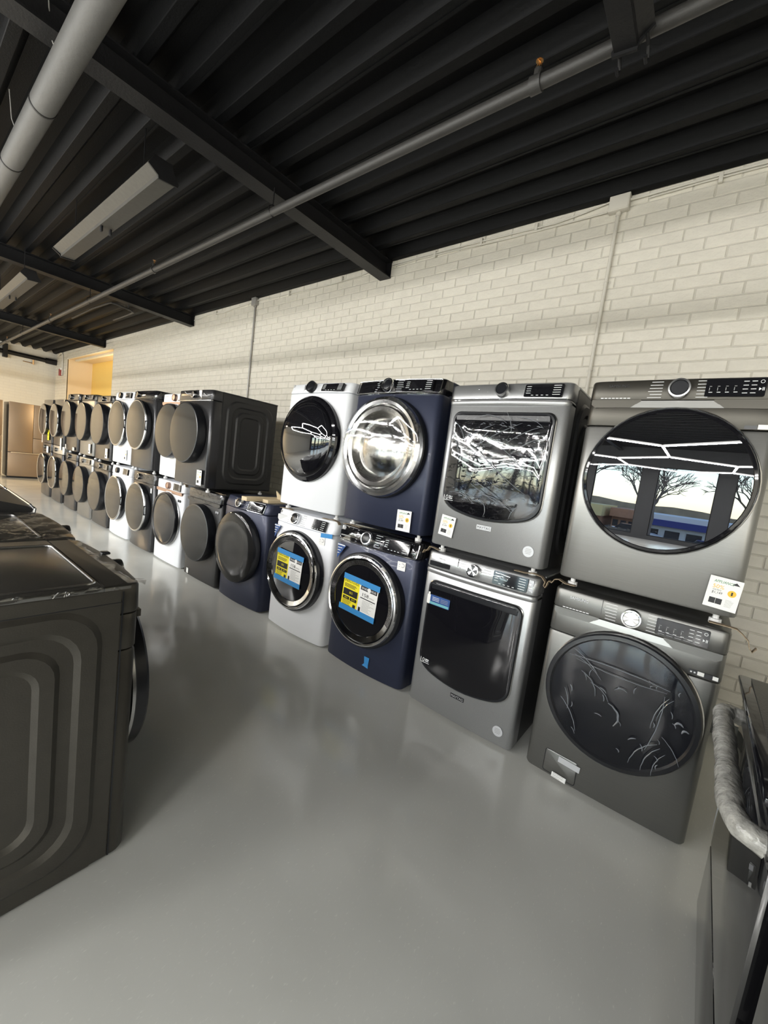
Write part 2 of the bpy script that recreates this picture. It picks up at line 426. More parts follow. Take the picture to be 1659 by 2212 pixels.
# recess painted yellow
rc = bpy.data.objects.new('trim_1', None); COL.objects.link(rc); struct(rc); rc['label'] = 'yellow painted recess high in the far brick wall'
RY = 1.93
MB().box(OX0 - .02, OX1 + .5, RY, RY + .1, 0, 3.7).build('back_panel', 'yellow', rc, smooth=False)
MB().box(OX0 - .12, OX0, yb + .0, RY, 0, OZ).build('side_panel', 'tan', rc, smooth=False)
MB().box(OX1, OX1 + .1, yb + .21, RY, 0, OZ).build('side_panel', 'yellow', rc, smooth=False)
MB().box(OX0, OX1, yb + .0, RY, OZ - .02, OZ + .12).build('soffit_panel', 'tan', rc, smooth=False)
MB().box(OX0 + .05, OX1, yb + .17, yb + .24, OZ - .07, OZ - .02).build('soffit_batten', 'plaster', rc, smooth=False)
MB().box(OX0 - .035, OX0 + .0, WALL_Y - .012, WALL_Y + .02, 0, OZ + .03).box(OX0 - .035, OX1 + .03, WALL_Y - .012, WALL_Y + .02, OZ, OZ + .03).build('edge_bead', 'plaster', rc, smooth=False)
# end wall with its pilaster, and the other walls
struct(MB().box(XL - .2, XL, YF, 1.6, 0, CEIL + .1).build('wall_left', 'far_brick', smooth=False))
struct(MB().box(XR, XR + .2, YF, 1.6, 0, CEIL + .1).build('wall_right', 'plaster', smooth=False))
bb = struct(MB().box(OX1 + .04, XR, WALL_Y - .018, WALL_Y - .0085, 0, .10).build('baseboard_back', 'baseboard', smooth=False))
# ribbed deck ceiling: each lapped sheet is a panel with two ribs
ce = bpy.data.objects.new('ceiling', None); COL.objects.link(ce); struct(ce)
PIT = .2435; YC0 = -1.158
def deck_profile(y):     # two ribs, from y to y + 2*PIT ; (y, z)
    P = []
    for r in (0, 1):
        c = y + PIT * (r + .5)
        P += [(c - .078, CEIL + .085), (c - .032, CEIL + .004), (c - .028, CEIL), (c + .028, CEIL), (c + .032, CEIL + .004), (c + .078, CEIL + .085)]
    P = [(y, CEIL + .085)] + P + [(y + 2 * PIT, CEIL + .085)]
    return P
def deck(y0, n):
    mb = MB()
    for k in range(n):
        P = deck_profile(y0 + 2 * PIT * k)
        vs = [(XL, a, b_) for a, b_ in P] + [(XR, a, b_) for a, b_ in P]; q = len(P)
        mb.add(vs, [(i, i + 1, q + i + 1, q + i) for i in range(q - 1)])
        c = y0 + 2 * PIT * k + PIT * 1.5          # the lap seam under the second rib
        mb.box(XL, XR, c + .012, c + .0285, CEIL - .0035, CEIL - .0005)
    return mb
yk = YC0 - PIT / 2
starts = [yk + 2 * PIT * k for k in range(-4, 6)]
for s_ in starts:
    deck(s_, 1).build('deck_panel', 'deck', ce, smooth=False, recalc=False)
nfar = int((starts[0] - YF) / (2 * PIT)) + 2
deck(starts[0] - 2 * PIT * nfar, nfar).build('deck_sheeting', 'deck', ce, smooth=False, kind='stuff', recalc=False)
MB().box(XL - .3, XR + .3, YF - .3, 4.0, CEIL + .12, CEIL + .2).build('roof_slab', 'dark_wall', ce, smooth=False)
# closing the ribs above the brick wall
for bx in (-2.725, -7.13, -11.6, 1.75):
    mb = MB(); f = .075; z0, z1 = 3.478, CEIL - .001
    mb.box(bx - f, bx + f, YF, WALL_Y - .006, z0, z0 + .011); mb.box(bx - f, bx + f, YF, WALL_Y - .006, z1 - .011, z1); mb.box(bx - .005, bx + .005, YF, WALL_Y - .006, z0 + .01, z1 - .01)
    o = struct(mb.build('steel_beam', 'steel_black', smooth=False))
    MB().box(bx + .005, bx + f - .004, WALL_Y - .018, WALL_Y - .010, z0 + .011, z1 - .011).build('end_plate', 'steel_black', o, smooth=False)
# storefront wall with full-height windows
wf = bpy.data.objects.new('wall_front', None); COL.objects.link(wf); struct(wf)
ST = [(-15.2, -13.5), (-12.9, -11.1), (-10.6, -8.85), (-8.3, -6.55), (-6.0, -4.2), (-3.55, -1.83), (-1.28, .58), (1.11, 2.8), (3.2, 4.8)]
WZ0, WZ1 = .16, 2.93
xs = [XL] + [q for s_ in ST for q in s_] + [XR]
mb = MB(); mb.box(XL, XR, YF - .25, YF, WZ1, CEIL + .1); mb.box(XL, XR, YF - .25, YF, 0, WZ0)
mb.build('wall_panel', 'dark_wall', wf, smooth=False)
for a, b_ in zip(xs[0::2], xs[1::2]):
    MB().box(a, b_, YF - .25, YF + .01, WZ0, WZ1).build('pier', 'dark_wall', wf, smooth=False)
for i, (a, b_) in enumerate(ST):
    wn = bpy.data.objects.new('window_%d' % (i + 1), None); COL.objects.link(wn); struct(wn); wn.location = ((a + b_) / 2, YF - .12, WZ0)
    h = (b_ - a) / 2; hz = WZ1 - WZ0
    mb = MB(); t = .03
    mb.box(-h, h, -.04, .04, 0, t); mb.box(-h, h, -.04, .04, hz - t, hz); mb.box(-h, -h + t, -.04, .04, t, hz - t); mb.box(h - t, h, -.04, .04, t, hz - t)
    mb.build('window_frame', 'steel_black', wn, smooth=False)
    MB().add([(-h + t, 0, t), (h - t, 0, t), (h - t, 0, hz - t), (-h + t, 0, hz - t)], [(0, 1, 2, 3)]).build('window_pane', 'pane', wn, smooth=False, recalc=False)
# ------------------------------------------------------------------ hexagon LED tubes hung over the shop floor
hx = thing('hexagon_light_grid', 'honeycomb of white LED tubes hung under the black ceiling over the shop floor', 'ceiling light')
HZ = 2.72; dx, v_, dy = 1.42, 2.3, 1.35
def tube_between(p, q):
    P, Q = Vector((*p, HZ)), Vector((*q, HZ)); d = (Q - P)
    MB().tube([P + d * .015, Q - d * .015], .02, 6).build('light_tube', 'tube', hx)
    al = bpy.data.lights.new('tube_light', 'AREA'); al.shape = 'RECTANGLE'; al.size = d.length * .97; al.size_y = .032      # the two lit lower sides of the tube
    al.energy = TUBE_POWER * PI * al.size * al.size_y; al.color = (1.0, .985, .955)
    for sg in (-1, 1):
        ao = bpy.data.objects.new('tube_light', al); COL.objects.link(ao)
        rot = Matrix.Rotation(math.atan2(d.y, d.x), 4, 'Z') @ Matrix.Rotation(sg * math.radians(31), 4, 'X')
        ao.matrix_world = Matrix.Translation((P + Q) / 2 + rot.to_3x3() @ Vector((0, 0, -.024))) @ rot
for c in range(-7, 4):
    for r in range(-2, 3):
        x = -.56 + 2 * dx * c / 1.0 * .5 * 1.0
        odd = c % 2
        y = -8.5 + (v_ + dy) * (2 * r * 1.0) * -.5 * 1.0 * 1 - (odd * (v_ + dy) if odd else 0) * .0
        # vertical edge nodes: even columns start at -8.5, odd columns half a period on
        y = -8.5 - (2 * (v_ + dy)) * (r - 0) - (odd * (v_ + dy))
        a, b_ = (x, y), (x, y - v_); yn = -2.2 if x < -2.2 else -4.4
        if -16.7 < y - v_ and y < yn: tube_between(a, b_)
        for sx in (-1, 1):
            e = (x + sx * dx, y + dy)
            if -16.7 < y and y + dy < yn and sx == 1: tube_between(a, e)
            e2 = (x + sx * dx, y - v_ - dy)
            if -16.7 < e2[1] and b_[1] < yn and sx == 1: tube_between(b_, e2)
wires = MB()
for c in range(-7, 4, 2):
    for y in (-5.9, -8.5, -10.8, -13.2, -15.8):
        wires.tube([(-.56 + dx * c, y, HZ + .02), (-.56 + dx * c, y, CEIL)], .0025, 4)
wires.build('hanging_wire', 'steel_black', hx)
fl = thing('added_warm_lamp', 'added unseen round lamp that warms the far end of the shop', 'lamp', (-14.0, -3.2, 3.40))  # lamp and fixture added out of view to warm the far floor
MB().lathe([(0, 0), (.34, 0), (.36, .02), (.36, .05)], 0, 0, 24).build('diffuser', 'added_lamp_glow', fl, rot=(PI / 2, 0, 0))
MB().lathe([(.38, -.01), (.38, .07), (0, .07)], 0, 0, 24).build('housing', 'steel_black', fl, rot=(-PI / 2, 0, 0), loc=(0, 0, .06))
wl = bpy.data.lights.new('added_warm_light', 'AREA'); wl.shape = 'DISK'; wl.size = .66; wl.energy = FAR_POWER; wl.color = (1.0, .72, .40)
wo = bpy.data.objects.new('added_warm_light', wl); COL.objects.link(wo); wo.location = (-14.0, -3.2, 3.38)
rl = bpy.data.lights.new('recess_fill_light', 'AREA'); rl.energy = RECESS_POWER; rl.size = .5; rl.color = (1, .86, .6)  # unseen fill light added inside the recess to brighten its walls
ro = bpy.data.objects.new('recess_fill_light', rl); COL.objects.link(ro); ro.location = (-11.4, 1.72, 2.2); ro.rotation_euler = (0, math.radians(100), 0)
# ------------------------------------------------------------------ laundry machines
# local frame of a machine: front at y = 0 facing -y, x across, z up from what it stands on
def shell(w, z0, z1, bulge, rc, back, rz=.012, tilt0=0., tilt1=0., n=13, m=None, top_only=False):
    """curved sheet-metal front between z0 and z1; tilt0/tilt1 set its bottom and top back along y"""
    def plan(inset, yo):
        h = w / 2 - inset; P = [(-h, back)]
        r = rc
        for i in range(6):
            t = PI + PI / 2 * i / 5; P.append((-h + r + r * math.cos(t), yo + inset + r + r * math.sin(t)))
        for i in range(1, n):
            x = -h + r + (2 * h - 2 * r) * i / n; P.append((x, yo + inset))
        for i in range(6):
            t = 1.5 * PI + PI / 2 * i / 5; P.append((h - r + r * math.cos(t), yo + inset + r + r * math.sin(t)))
        P.append((h, back))
        Q = []
        for x, y in P:
            k = max(0, 1 - (2 * x / w) ** 2); fade = min(1, max(0, (back - y) / max(back - yo, 1e-4)))
            Q.append((x, y - bulge * k * fade))
        return Q
    lv = []
    for t in (0, .5, 1): lv.append((z0 + rz * (1 - math.cos(t * PI / 2)), rz * (1 - math.sin(t * PI / 2))))
    for t in (0, .5, 1): lv.append((z1 - rz * math.sin((1 - t) * PI / 2) if False else z1 - rz * (1 - math.sin(t * PI / 2)), rz * (1 - math.cos(t * PI / 2))))
    loops = []
    for z, ins in lv:
        yo = tilt0 + (tilt1 - tilt0) * (z - z0) / (z1 - z0)
        loops.append([(x, y, z) for x, y in plan(ins, yo)])
    return MB().loft(loops, m, cap0=True, cap1=True)

def front_y(w, bulge, x): return -bulge * max(0, 1 - (2 * x / w) ** 2)

def embossed_side(w, depth, h, y0, side, m, parent, steps=((.045, .12, 0), (.060, .115, .010), (.100, .105, .010), (.116, .10, 0), (.148, .09, 0), (.162, .085, .010), (.196, .07, .010), (.211, .06, 0)), zb=.03, bulk=.012):
    """pressed side sheet with nested rounded rectangles"""
    x = side * w / 2; loops = [[(x, a, b) for a, b in rrect(y0, depth, zb, h, .004, 6)]]
    loops.append([(x, a, b) for a, b in rrect(y0 + .004, depth - .004, zb + .004, h - .004, .004, 6)])
    for ins, r, d in steps:
        loops.append([(x + side * d, a, b) for a, b in rrect(y0 + ins, depth - ins, zb + ins, h - ins * .95, r, 6)])
    return MB().loft(loops, None, cap1=True).build('side_panel', m, parent, angle=9)

def feet(root, w, depth, hz, m='foot', r=.022):
    o = None
    for x in (-w / 2 + .06, w / 2 - .06):
        for y in (.06, depth - .08):
            if o is None:
                o = MB().tube([(0, 0, 0), (0, 0, hz * .45), (0, 0, hz * .46), (0, 0, hz + .004)], [r, r, r * .5, r * .5], 10).build('foot', m, root)
            else:
                p = o.copy(); COL.objects.link(p); p.parent = root; o2 = p; o2.location = (x, y, 0); continue
            o.location = (x, y, 0)

def knob(root, x, z, y, r, kind='chrome', depth=.032):
    ring = {'silver': 'chrome', 'chrome': 'chrome', 'copper': 'copper', 'dark': 'satin', 'black': 'rim'}[kind]
    k = MB().lathe([(r, 0), (r, -depth * .75), (r * .95, -depth), (r * .80, -depth * 1.02), (r * .78, -depth * .85)], 0, 0, 28).build('control_knob', ring, root, loc=(x, y, z))
    cap = {'silver': 'satin', 'chrome': 'rim', 'copper': 'copper', 'dark': 'rim', 'black': 'rim'}[kind]
    MB().lathe([(r * .79, -depth * .85), (r * .70, -depth * .93), (0, -depth * .93)], 0, 0, 24).build('knob_cap', cap, k)
    if kind == 'silver':
        f = MB()
        for i in range(16):
            a0, a1 = 2 * PI * i / 16, 2 * PI * (i + 1) / 16; q = .0012 * (i % 2)
            f.add([(0, -depth * .97, 0), (r * .74 * math.cos(a0), -depth * .94 - q, r * .74 * math.sin(a0)), (r * .74 * math.cos(a1), -depth * .94 - .0012 + q, r * .74 * math.sin(a1))], [(0, 1, 2)])
        f.build('knob_facets', 'chrome', k, smooth=False, recalc=False)
    return k

def strokes(mb, x0, x1, zs, y, lw, lh, side, m, ragged=.35):
    """columns of tiny printed words"""
    for i, z in enumerate(zs):
        q = lw * (1 - ragged * random.random()); a = x0 if side < 0 else x1 - q
        n = max(1, int(q / .014)); 
        for j in range(n):
            s0 = a + q * j / n; mb.box(s0, s0 + q / n * .78, y - .0006, y, z - lh / 2, z + lh / 2, m)

def door(root, x, z, R, kind, y=0.):
    """round door; returns the door part (ring) with glass and trim below it"""
    n = 56
    if kind == 'mirror':        # flat mirror-black glass in a slim bright ring
        d = MB().lathe([(R, .0), (R, -.030), (R - .004, -.036), (R - .014, -.038), (R - .018, -.033)], 0, 0, n).build('door', 'black', root, loc=(x, y, z))
        MB().lathe([(R + .008, 0), (R + .008, -.020), (R + .003, -.029), (R - .001, -.024)], 0, 0, n).build('door_trim', 'chrome', d, label='bright ring round the door')
        MB().lathe([(R - .016, -.0345), (0, -.0345)], 0, 0, n).build('door_glass', 'mirror', d, label='mirror-black door glass')
    elif kind == 'dark':        # thick satin black rim, bowl glass
        d = MB().lathe([(R, .0), (R, -.048), (R - .006, -.056), (R - .022, -.058), (R - .030, -.050)], 0, 0, n).build('door', 'rim', root, loc=(x, y, z))
        MB().lathe([(R - .028, -.050), (R - .06, -.054), (R * .62, -.060), (R * .5, -.061), (0, -.062)], 0, 0, n).build('door_glass', 'glass_navy', d)
        MB().lathe([(R + .004, 0), (R + .004, -.010), (R, -.014), (R - .002, -.005)], 0, 0, n).build('door_trim', 'satin', d)
    elif kind == 'smoke':       # deep black tub of a door under flat smoky glass
        d = MB().lathe([(R, .0), (R + .004, -.06), (R - .004, -.085), (R - .014, -.088)], 0, 0, n).build('door', 'rim', root, loc=(x, y, z))
        MB().lathe([(R - .013, -.0875), (R * .7, -.092), (R * .35, -.0945), (0, -.095)], 0, 0, n).build('door_glass', 'smoke', d)
    elif kind == 'ring':        # smoky glass in a slim bright ring
        d = MB().lathe([(R - .012, .0), (R - .004, -.05), (R - .01, -.07)], 0, 0, n).build('door', 'rim', root, loc=(x, y, z))
        MB().lathe([(R - .012, -.052), (R, -.058), (R, -.070), (R - .012, -.078), (R - .02, -.076)], 0, 0, n).build('door_trim', 'satin', d, label='slim bright ring round the door')
        MB().lathe([(R - .018, -.0755), (R * .7, -.082), (R * .35, -.085), (0, -.086)], 0, 0, n).build('door_glass', 'smoke', d)
        MB().box(R - .03, R - .004, -.080, -.05, -.06, .06, 'rim', .004).build('door_handle', None, d)
    elif kind == 'dome':        # bulging gloss-black glass
        d = MB().lathe([(R, .0), (R, -.030), (R - .012, -.044), (R - .034, -.050)], 0, 0, n).build('door', 'black', root, loc=(x, y, z))
        P = [(R - .034, -.050)] + [((R - .034) * math.cos(t), -.050 - .058 * math.sin(t)) for t in (.12, .3, .5, .7, .9, 1.1, 1.3, 1.45)] + [(0, -.108)]
        MB().lathe(P, 0, 0, n).build('door_glass', 'dome', d)
    elif kind == 'silver':      # chrome rings round a polished bowl, wrapped in film
        d = MB().lathe([(R, .0), (R, -.035), (R - .010, -.046), (R - .028, -.048)], 0, 0, n).build('door', 'rim', root, loc=(x, y, z))
        MB().lathe([(R - .006, -.044), (R - .012, -.070), (R - .032, -.086), (R - .052, -.080), (R - .060, -.070)], 0, 0, n).build('door_trim', 'chrome', d, label='wide chrome ring')
        P = [(R - .058, -.070), (R - .075, -.088), (R - .10, -.080), (R - .115, -.060), (R * .58, -.045), (R * .50, -.060), (R * .36, -.080), (R * .2, -.094), (0, -.098)]
        MB().lathe(P, 0, 0, n).build('door_glass', 'dish', d, label='polished bowl seen through the door')
        P = [(R - .004, -.050)] + [((R - .012) * math.cos(t), -.088 - .02 * math.sin(t)) for t in (.1, .4, .7, 1., 1.3)] + [(0, -.109)]
        MB().lathe(P, 0, 0, n).build('protective_film', 'film_streak', d)
    elif kind == 'ribbed':      # black rim, ribbed chrome ring, dark bowl
        d = MB().lathe([(R, .0), (R, -.040), (R - .010, -.055), (R - .030, -.060), (R - .045, -.050)], 0, 0, n).build('door', 'rim', root, loc=(x, y, z))
        MB().lathe([(R - .016, -.056), (R - .022, -.070), (R - .032, -.074), (R - .040, -.066)], 0, 0, n).build('door_trim', 'chrome', d, label='outer chrome ring')
        MB().lathe([(R - .044, -.062), (R - .050, -.072), (R - .084, -.062), (R - .090, -.050)], 0, 0, n).build('inner_ring', 'chrome', d, label='ribbed chrome inner ring')
        rb = MB()
        for i in range(110):
            a = -.35 + (PI + .7) * i / 109; c, s = math.cos(a), math.sin(a); t = .0022
            vs = []
            for r_, yy in ((R - .050, -.0735), (R - .082, -.0640)):
                for sg in (-1, 1): vs += [(r_ * c - sg * t * s, yy, r_ * s + sg * t * c), (r_ * c - sg * t * s, yy + .008, r_ * s + sg * t * c)]
            rb.add(vs, [(0, 2, 6, 4), (0, 4, 5, 1), (2, 3, 7, 6)])
        rb.build('ring_ribs', 'rim', d, smooth=False)
        MB().lathe([(R - .088, -.058), (R * .5, -.064), (R * .3, -.066), (0, -.067)], 0, 0, n).build('door_glass', 'glass', d)
    elif kind == 'tint':        # plain bulging black glass to the edge
        d = MB().lathe([(R, .0), (R + .002, -.045), (R - .006, -.066)], 0, 0, n).build('door', 'rim', root, loc=(x, y, z))
        P = [(R - .006, -.066), (R - .02, -.074), (R * .75, -.080), (R * .62, -.086), (R * .55, -.082), (R * .3, -.084), (0, -.085)]
        MB().lathe(P, 0, 0, n).build('door_glass', 'smoke', d)
    return d

def machine(name, label, cat, x0, zbase, y0=0., w=.686, h=.962, depth=.76, zf=.013, bulge=.012, rc=.030, front='graphite', cab='cab', band=None,
            zc=.868, tilt=.0, con='graphite', dkind='dark', dR=.308, dz=.522, dxo=.009, knobp=None, disp=None, words=None, drawer=None, group='laundry machines along the brick wall',
            rotz=0., footm='foot', emboss=(), con_film=False, trim=None, lower=True, top='cab', dispm='black'):
    if rotz: loc = (x0 + w / 2, y0, zbase)
    else: loc = (x0 + w / 2, y0, zbase)
    r = thing(name, label, cat, loc, rotz, group)
    feet(r, w, depth, zf, footm)
    c0 = .10
    # cabinet
    MB().box(-w / 2 + .001, w / 2 - .001, c0 - .002, depth, zf, zf + h - .012, None, .006).build('cabinet', cab, r)
    for sd in emboss: embossed_side(w + .004, depth - .004, zf + h - .016, c0 + .01 if not rotz else .055, sd, cab, r, zb=zf + .012)
    MB().box(-w / 2 - .001, w / 2 + .001, c0 + max(0, tilt) + .001, depth + .004, zf + h - .014, zf + h, None, .005).build('top_panel', top, r)
    # front sheet, band, console
    if band:
        shell(w, zf, zf + band[0] - .001, bulge, rc, c0).build('front_panel', front, r)
        shell(w, zf + band[0] + .001, zf + zc, bulge, rc, c0, rz=.003).build('front_band', band[1], r, label='darker band above the door panel')
    else:
        shell(w, zf, zf + zc - .001, bulge, rc, c0, rz=.010).build('front_panel', front, r)
    cs = shell(w, zf + zc + .0005, zf + h, bulge, rc, c0 + max(0, tilt), rz=.010, tilt0=-.004, tilt1=tilt).build('control_panel', con, r)
    r['_'] = 0; del r['_']
    zmid = zf + (zc + h) / 2
    yk = lambda x, z=None: -.004 + (tilt + .004) * (((zmid if z is None else z) - zf - zc) / (h - zc)) + front_y(w, bulge, x)
    ax = math.atan2(tilt + .004, h - zc)
    def lay(o, x, z):        # tip a thing laid on the console back with it
        o.rotation_euler = (-ax if False else ax * -1.0, 0, 0)
    if knobp:
        kx, kr, kk = knobp; k = knob(r, kx, zmid, yk(kx), kr, kk); k.rotation_euler = (-ax, 0, 0)
        k.rotation_euler = (-ax, 0, 0)
    if disp:
        xa, xb = disp[0], disp[1]; ins = .014 if len(disp) < 3 else disp[2]
        xm = (xa + xb) / 2
        o = MB().prism(rrect(xa - xm, xb - xm, zc + ins - (h + zc) / 2, h - ins - (h + zc) / 2, .006, 3), -.003, .012).build('display', dispm, r, loc=(xm, min(yk(xa), yk(xb), yk(xm)) - .001, zmid), rot=(-ax, 0, 0))
        mk = MB(); hh = (h - zc) / 2 - ins; ww = (xb - xa) / 2
        for i in range(5):
            mk.box(ww * .50, ww * .88, -.0042, -.0032, hh * (.7 - .36 * i), hh * (.7 - .36 * i) + .0028, 'ink')
            if i < 4: mk.box(-ww * .9, -ww * .66, -.0042, -.0032, hh * (.6 - .36 * i), hh * (.6 - .36 * i) + .0026, 'ink')
        for i in range(4): mk.box(-ww * .6 + ww * .26 * i, -ww * .6 + ww * .26 * i + ww * .12, -.0042, -.0032, -hh * .82, -hh * .74, 'ink')
        mk.build('display_marks', None, o, smooth=False)
    if words:
        mb = MB(); kx, kr = (knobp or (0, .04, 0))[:2]; zs = [zmid + (h - zc) * .36 * (1 - 2 * i / 5) for i in range(6)]
        for side, a in ((-1, kx - kr - .075), (1, kx + kr + .018)):
            for z in zs:
                q = .055 * (1 - .3 * random.random()); s0 = a + (.055 - q if side < 0 else 0)
                mb.box(s0, s0 + q, yk(s0, z) - .0012, yk(s0, z) + .002, z - .0012, z + .0012, words)
        mb.build('console_lettering', None, r, smooth=False, kind='stuff')
    if drawer:
        xa, xb, m_ = drawer
        o = MB().prism(rrect(xa, xb, zf + zc + .008, zf + h - .010, .006, 3), yk(xa) - .004, .06).build('detergent_drawer', m_, r)
        MB().prism(rrect(xa + .012, xb - .012, zmid - .020, zmid + .006, .004, 3), yk(xa) - .0052, .0).build('drawer_pull', 'rim', o)
    if trim:                # bright outline round the console
        P = rrect(-w / 2 + .012, w / 2 - .012, zf + zc + .004, zf + h - .006, .012, 5)
        pts = [(a, yk(a, b) - .002, b) for a, b in P]; pts2 = []
        for p, q in zip(pts, pts[1:] + pts[:1]):
            for i in range(6):
                t = i / 6; a = p[0] + (q[0] - p[0]) * t; b = p[2] + (q[2] - p[2]) * t; pts2.append((a, yk(a, b) - .002, b))
        MB().tube(pts2 + [pts2[0]], .0032, 6).build('console_trim', trim, r)
    if con_film:
        f = shell(w + .006, zf + zc - .02, zf + h + .002, bulge, rc, .06, rz=.012, tilt0=-.012, tilt1=tilt - .008)
        f.build('protective_film', con_film, r)
    dd = None
    if dkind: dd = door(r, dxo, zf + dz, dR, dkind, front_y(w, bulge, 0) + bulge * .35)
    info = dict(root=r, yk=yk, zmid=zmid, zf=zf, ax=ax, w=w, h=h, zc=zc, bulge=bulge, cs=cs, door=dd)
    return info

def price_tag(x, z, w_, h_, y, label, price, rot=0., loc=(0, 0, 0)):
    t = thing('price_tag', label, 'price tag', (x, y, z), 0, 'paper price tags on the machines')
    t.rotation_euler = (0, -rot, 0)
    MB().box(-w_ / 2, w_ / 2, -.0012, 0, -h_ / 2, h_ / 2, None).build('card', 'paper', t, smooth=False)
    k = w_ / .105; pr = MB()
    text('APPLIANCE', w_ * .62, 'green_ink', pr, None, -w_ * .05, -.0018, h_ * .36, 0, .011 * k, .25)
    text('50%', w_ * .34, 'gold_ink', pr, None, -w_ * .18, -.0018, h_ * .19, 0, .016 * k)
    text('OUR PRICE', w_ * .26, 'ink_black', pr, None, -w_ * .2, -.0018, h_ * .08, 0, .005 * k, .2)
    text(price, w_ * .32, 'ink_black', pr, None, -w_ * .18, -.0018, -h_ * .01, 0, .011 * k, .15)
    pr.lathe([(w_ * .13, -.0018), (0, -.0018)], w_ * .25, h_ * .06, 16, 'gold_ink'); text('1', w_ * .05, 'ink_black', pr, None, w_ * .25, -.0024, h_ * .06, 0, .014 * k)
    for i in (0, 1): pr.box(-w_ * .36 + i * w_ * .20, -w_ * .17 + i * w_ * .20, -.0019, -.0012, -h_ * .36, -h_ * .18, 'ink_black')
    for i in range(7): pr.box(w_ * .12, w_ * (.30 + .08 * random.random()), -.0018, -.0012, -h_ * (.16 + .035 * i) - .001, -h_ * (.16 + .035 * i), 'ink_grey')
    rf = MB().add([(w_ * .18, -.0018, h_ * .34), (w_ * .42, -.0018, h_ * .34), (w_ * .30, -.0018, h_ * .43)], [(0, 1, 2)], 'ink_black')
    pr.add(rf.v, rf.f, 'ink_black'); pr.build('tag_print', None, t, smooth=False, recalc=False)
    return t

def energy_sheet(x, z, y, label, rot=0.):
    t = thing('energy_sheet', label, 'notice', (x, y, z), 0, 'energy sheets taped to the white and blue washers')
    t.rotation_euler = (0, -rot, 0)
    w_, h_ = .315, .205
    MB().box(-w_ / 2, -.005, -.003, -.001, -h_ / 2, h_ / 2).build('yellow_half', 'yel_paper', t, smooth=False)
    MB().box(-.005, w_ / 2, -.003, -.001, -h_ / 2 + .004, h_ / 2 - .006).build('white_half', 'paper', t, smooth=False)
    MB().box(-w_ / 2 - .004, w_ / 2 + .01, -.0045, -.003, h_ / 2 - .012, h_ / 2 + .028).build('tape_strip', 'tape', t, smooth=False)
    MB().box(-w_ / 2 - .012, w_ / 2 + .002, -.0045, -.003, -h_ / 2 - .028, -h_ / 2 + .012).build('tape_strip', 'tape', t, smooth=False)
    p = MB(); Y = -.0038
    text('ENERGYGUIDE', .135, 'ink_black', p, None, -.082, Y, .082, 0, .020)
    for i in range(4): p.box(-.145, -.03 - .02 * random.random(), Y, -.003, .058 - i * .007, .0615 - i * .007, 'ink_black')
    p.box(-.148, -.015, Y, -.003, -.020, .026, 'ink_black'); text('$22', .030, 'yel_paper', p, None, -.075, Y - .0006, .004, 0, .016)
    p.box(-.145, -.085, Y, -.003, -.050, -.028, 'ink_black'); p.box(-.078, -.016, Y, -.003, -.050, -.028, 'ink_black')
    text('$86', .03, 'yel_paper', p, None, -.115, Y - .0006, -.039, 0, .010); text('$19', .03, 'yel_paper', p, None, -.047, Y - .0006, -.039, 0, .010)
    for i in range(5): p.box(-.145, -.06 - .02 * random.random(), Y, -.003, -.058 - i * .008, -.0555 - i * .008, 'ink_black')
    p.box(-.045, -.02, Y, -.003, -.094, -.068, 'ink_black')
    p.box(.005, .150, Y, -.003, .062, .090, 'ink_black'); text('ENER  UIDE', .125, 'paper', p, None, .078, Y - .0006, .076, 0, .014)
    p.lathe([(.015, Y - .0004), (0, Y - .0004)], .080, .076, 14, 'paper')
    text('158', .055, 'ink_black', p, None, .055, Y, .032, 0, .024); text('kWh/yr', .04, 'ink_black', p, None, .112, Y, .026, 0, .010)
    p.box(.012, .145, Y, -.003, .004, .010, 'ink_black')
    for i in range(10): p.box(.035, .09 + .055 * random.random(), Y, -.003, -.008 - i * .008, -.006 - i * .008, 'ink_grey')
    p.box(.008, .026, Y, -.003, -.094, -.062, 'ink_black')
    p.build('sheet_print', None, t, smooth=False, recalc=False)
    return t

def sticker(parent, x, z, w_, h_, y, m, name='sticker', lines=0, ink='ink_grey', label=None, rot=0.):
    mb = MB().prism([(-w_ / 2, -h_ / 2), (w_ / 2, -h_ / 2), (w_ / 2, h_ / 2), (-w_ / 2, h_ / 2)], -.0012, 0, m)
    for i in range(lines):
        zz = h_ * (.34 - .68 * i / max(1, lines - 1)); mb.box(-w_ * .40, w_ * (.1 + .3 * random.random()), -.0018, -.001, zz - h_ * .03, zz + h_ * .03, ink)
    return mb.build(name, None, parent, loc=(x, y, z), rot=(0, -rot, 0), smooth=False, label=label)

GL, GU = 1.045, 1.030
U1 = .985      # upper machines stand about here
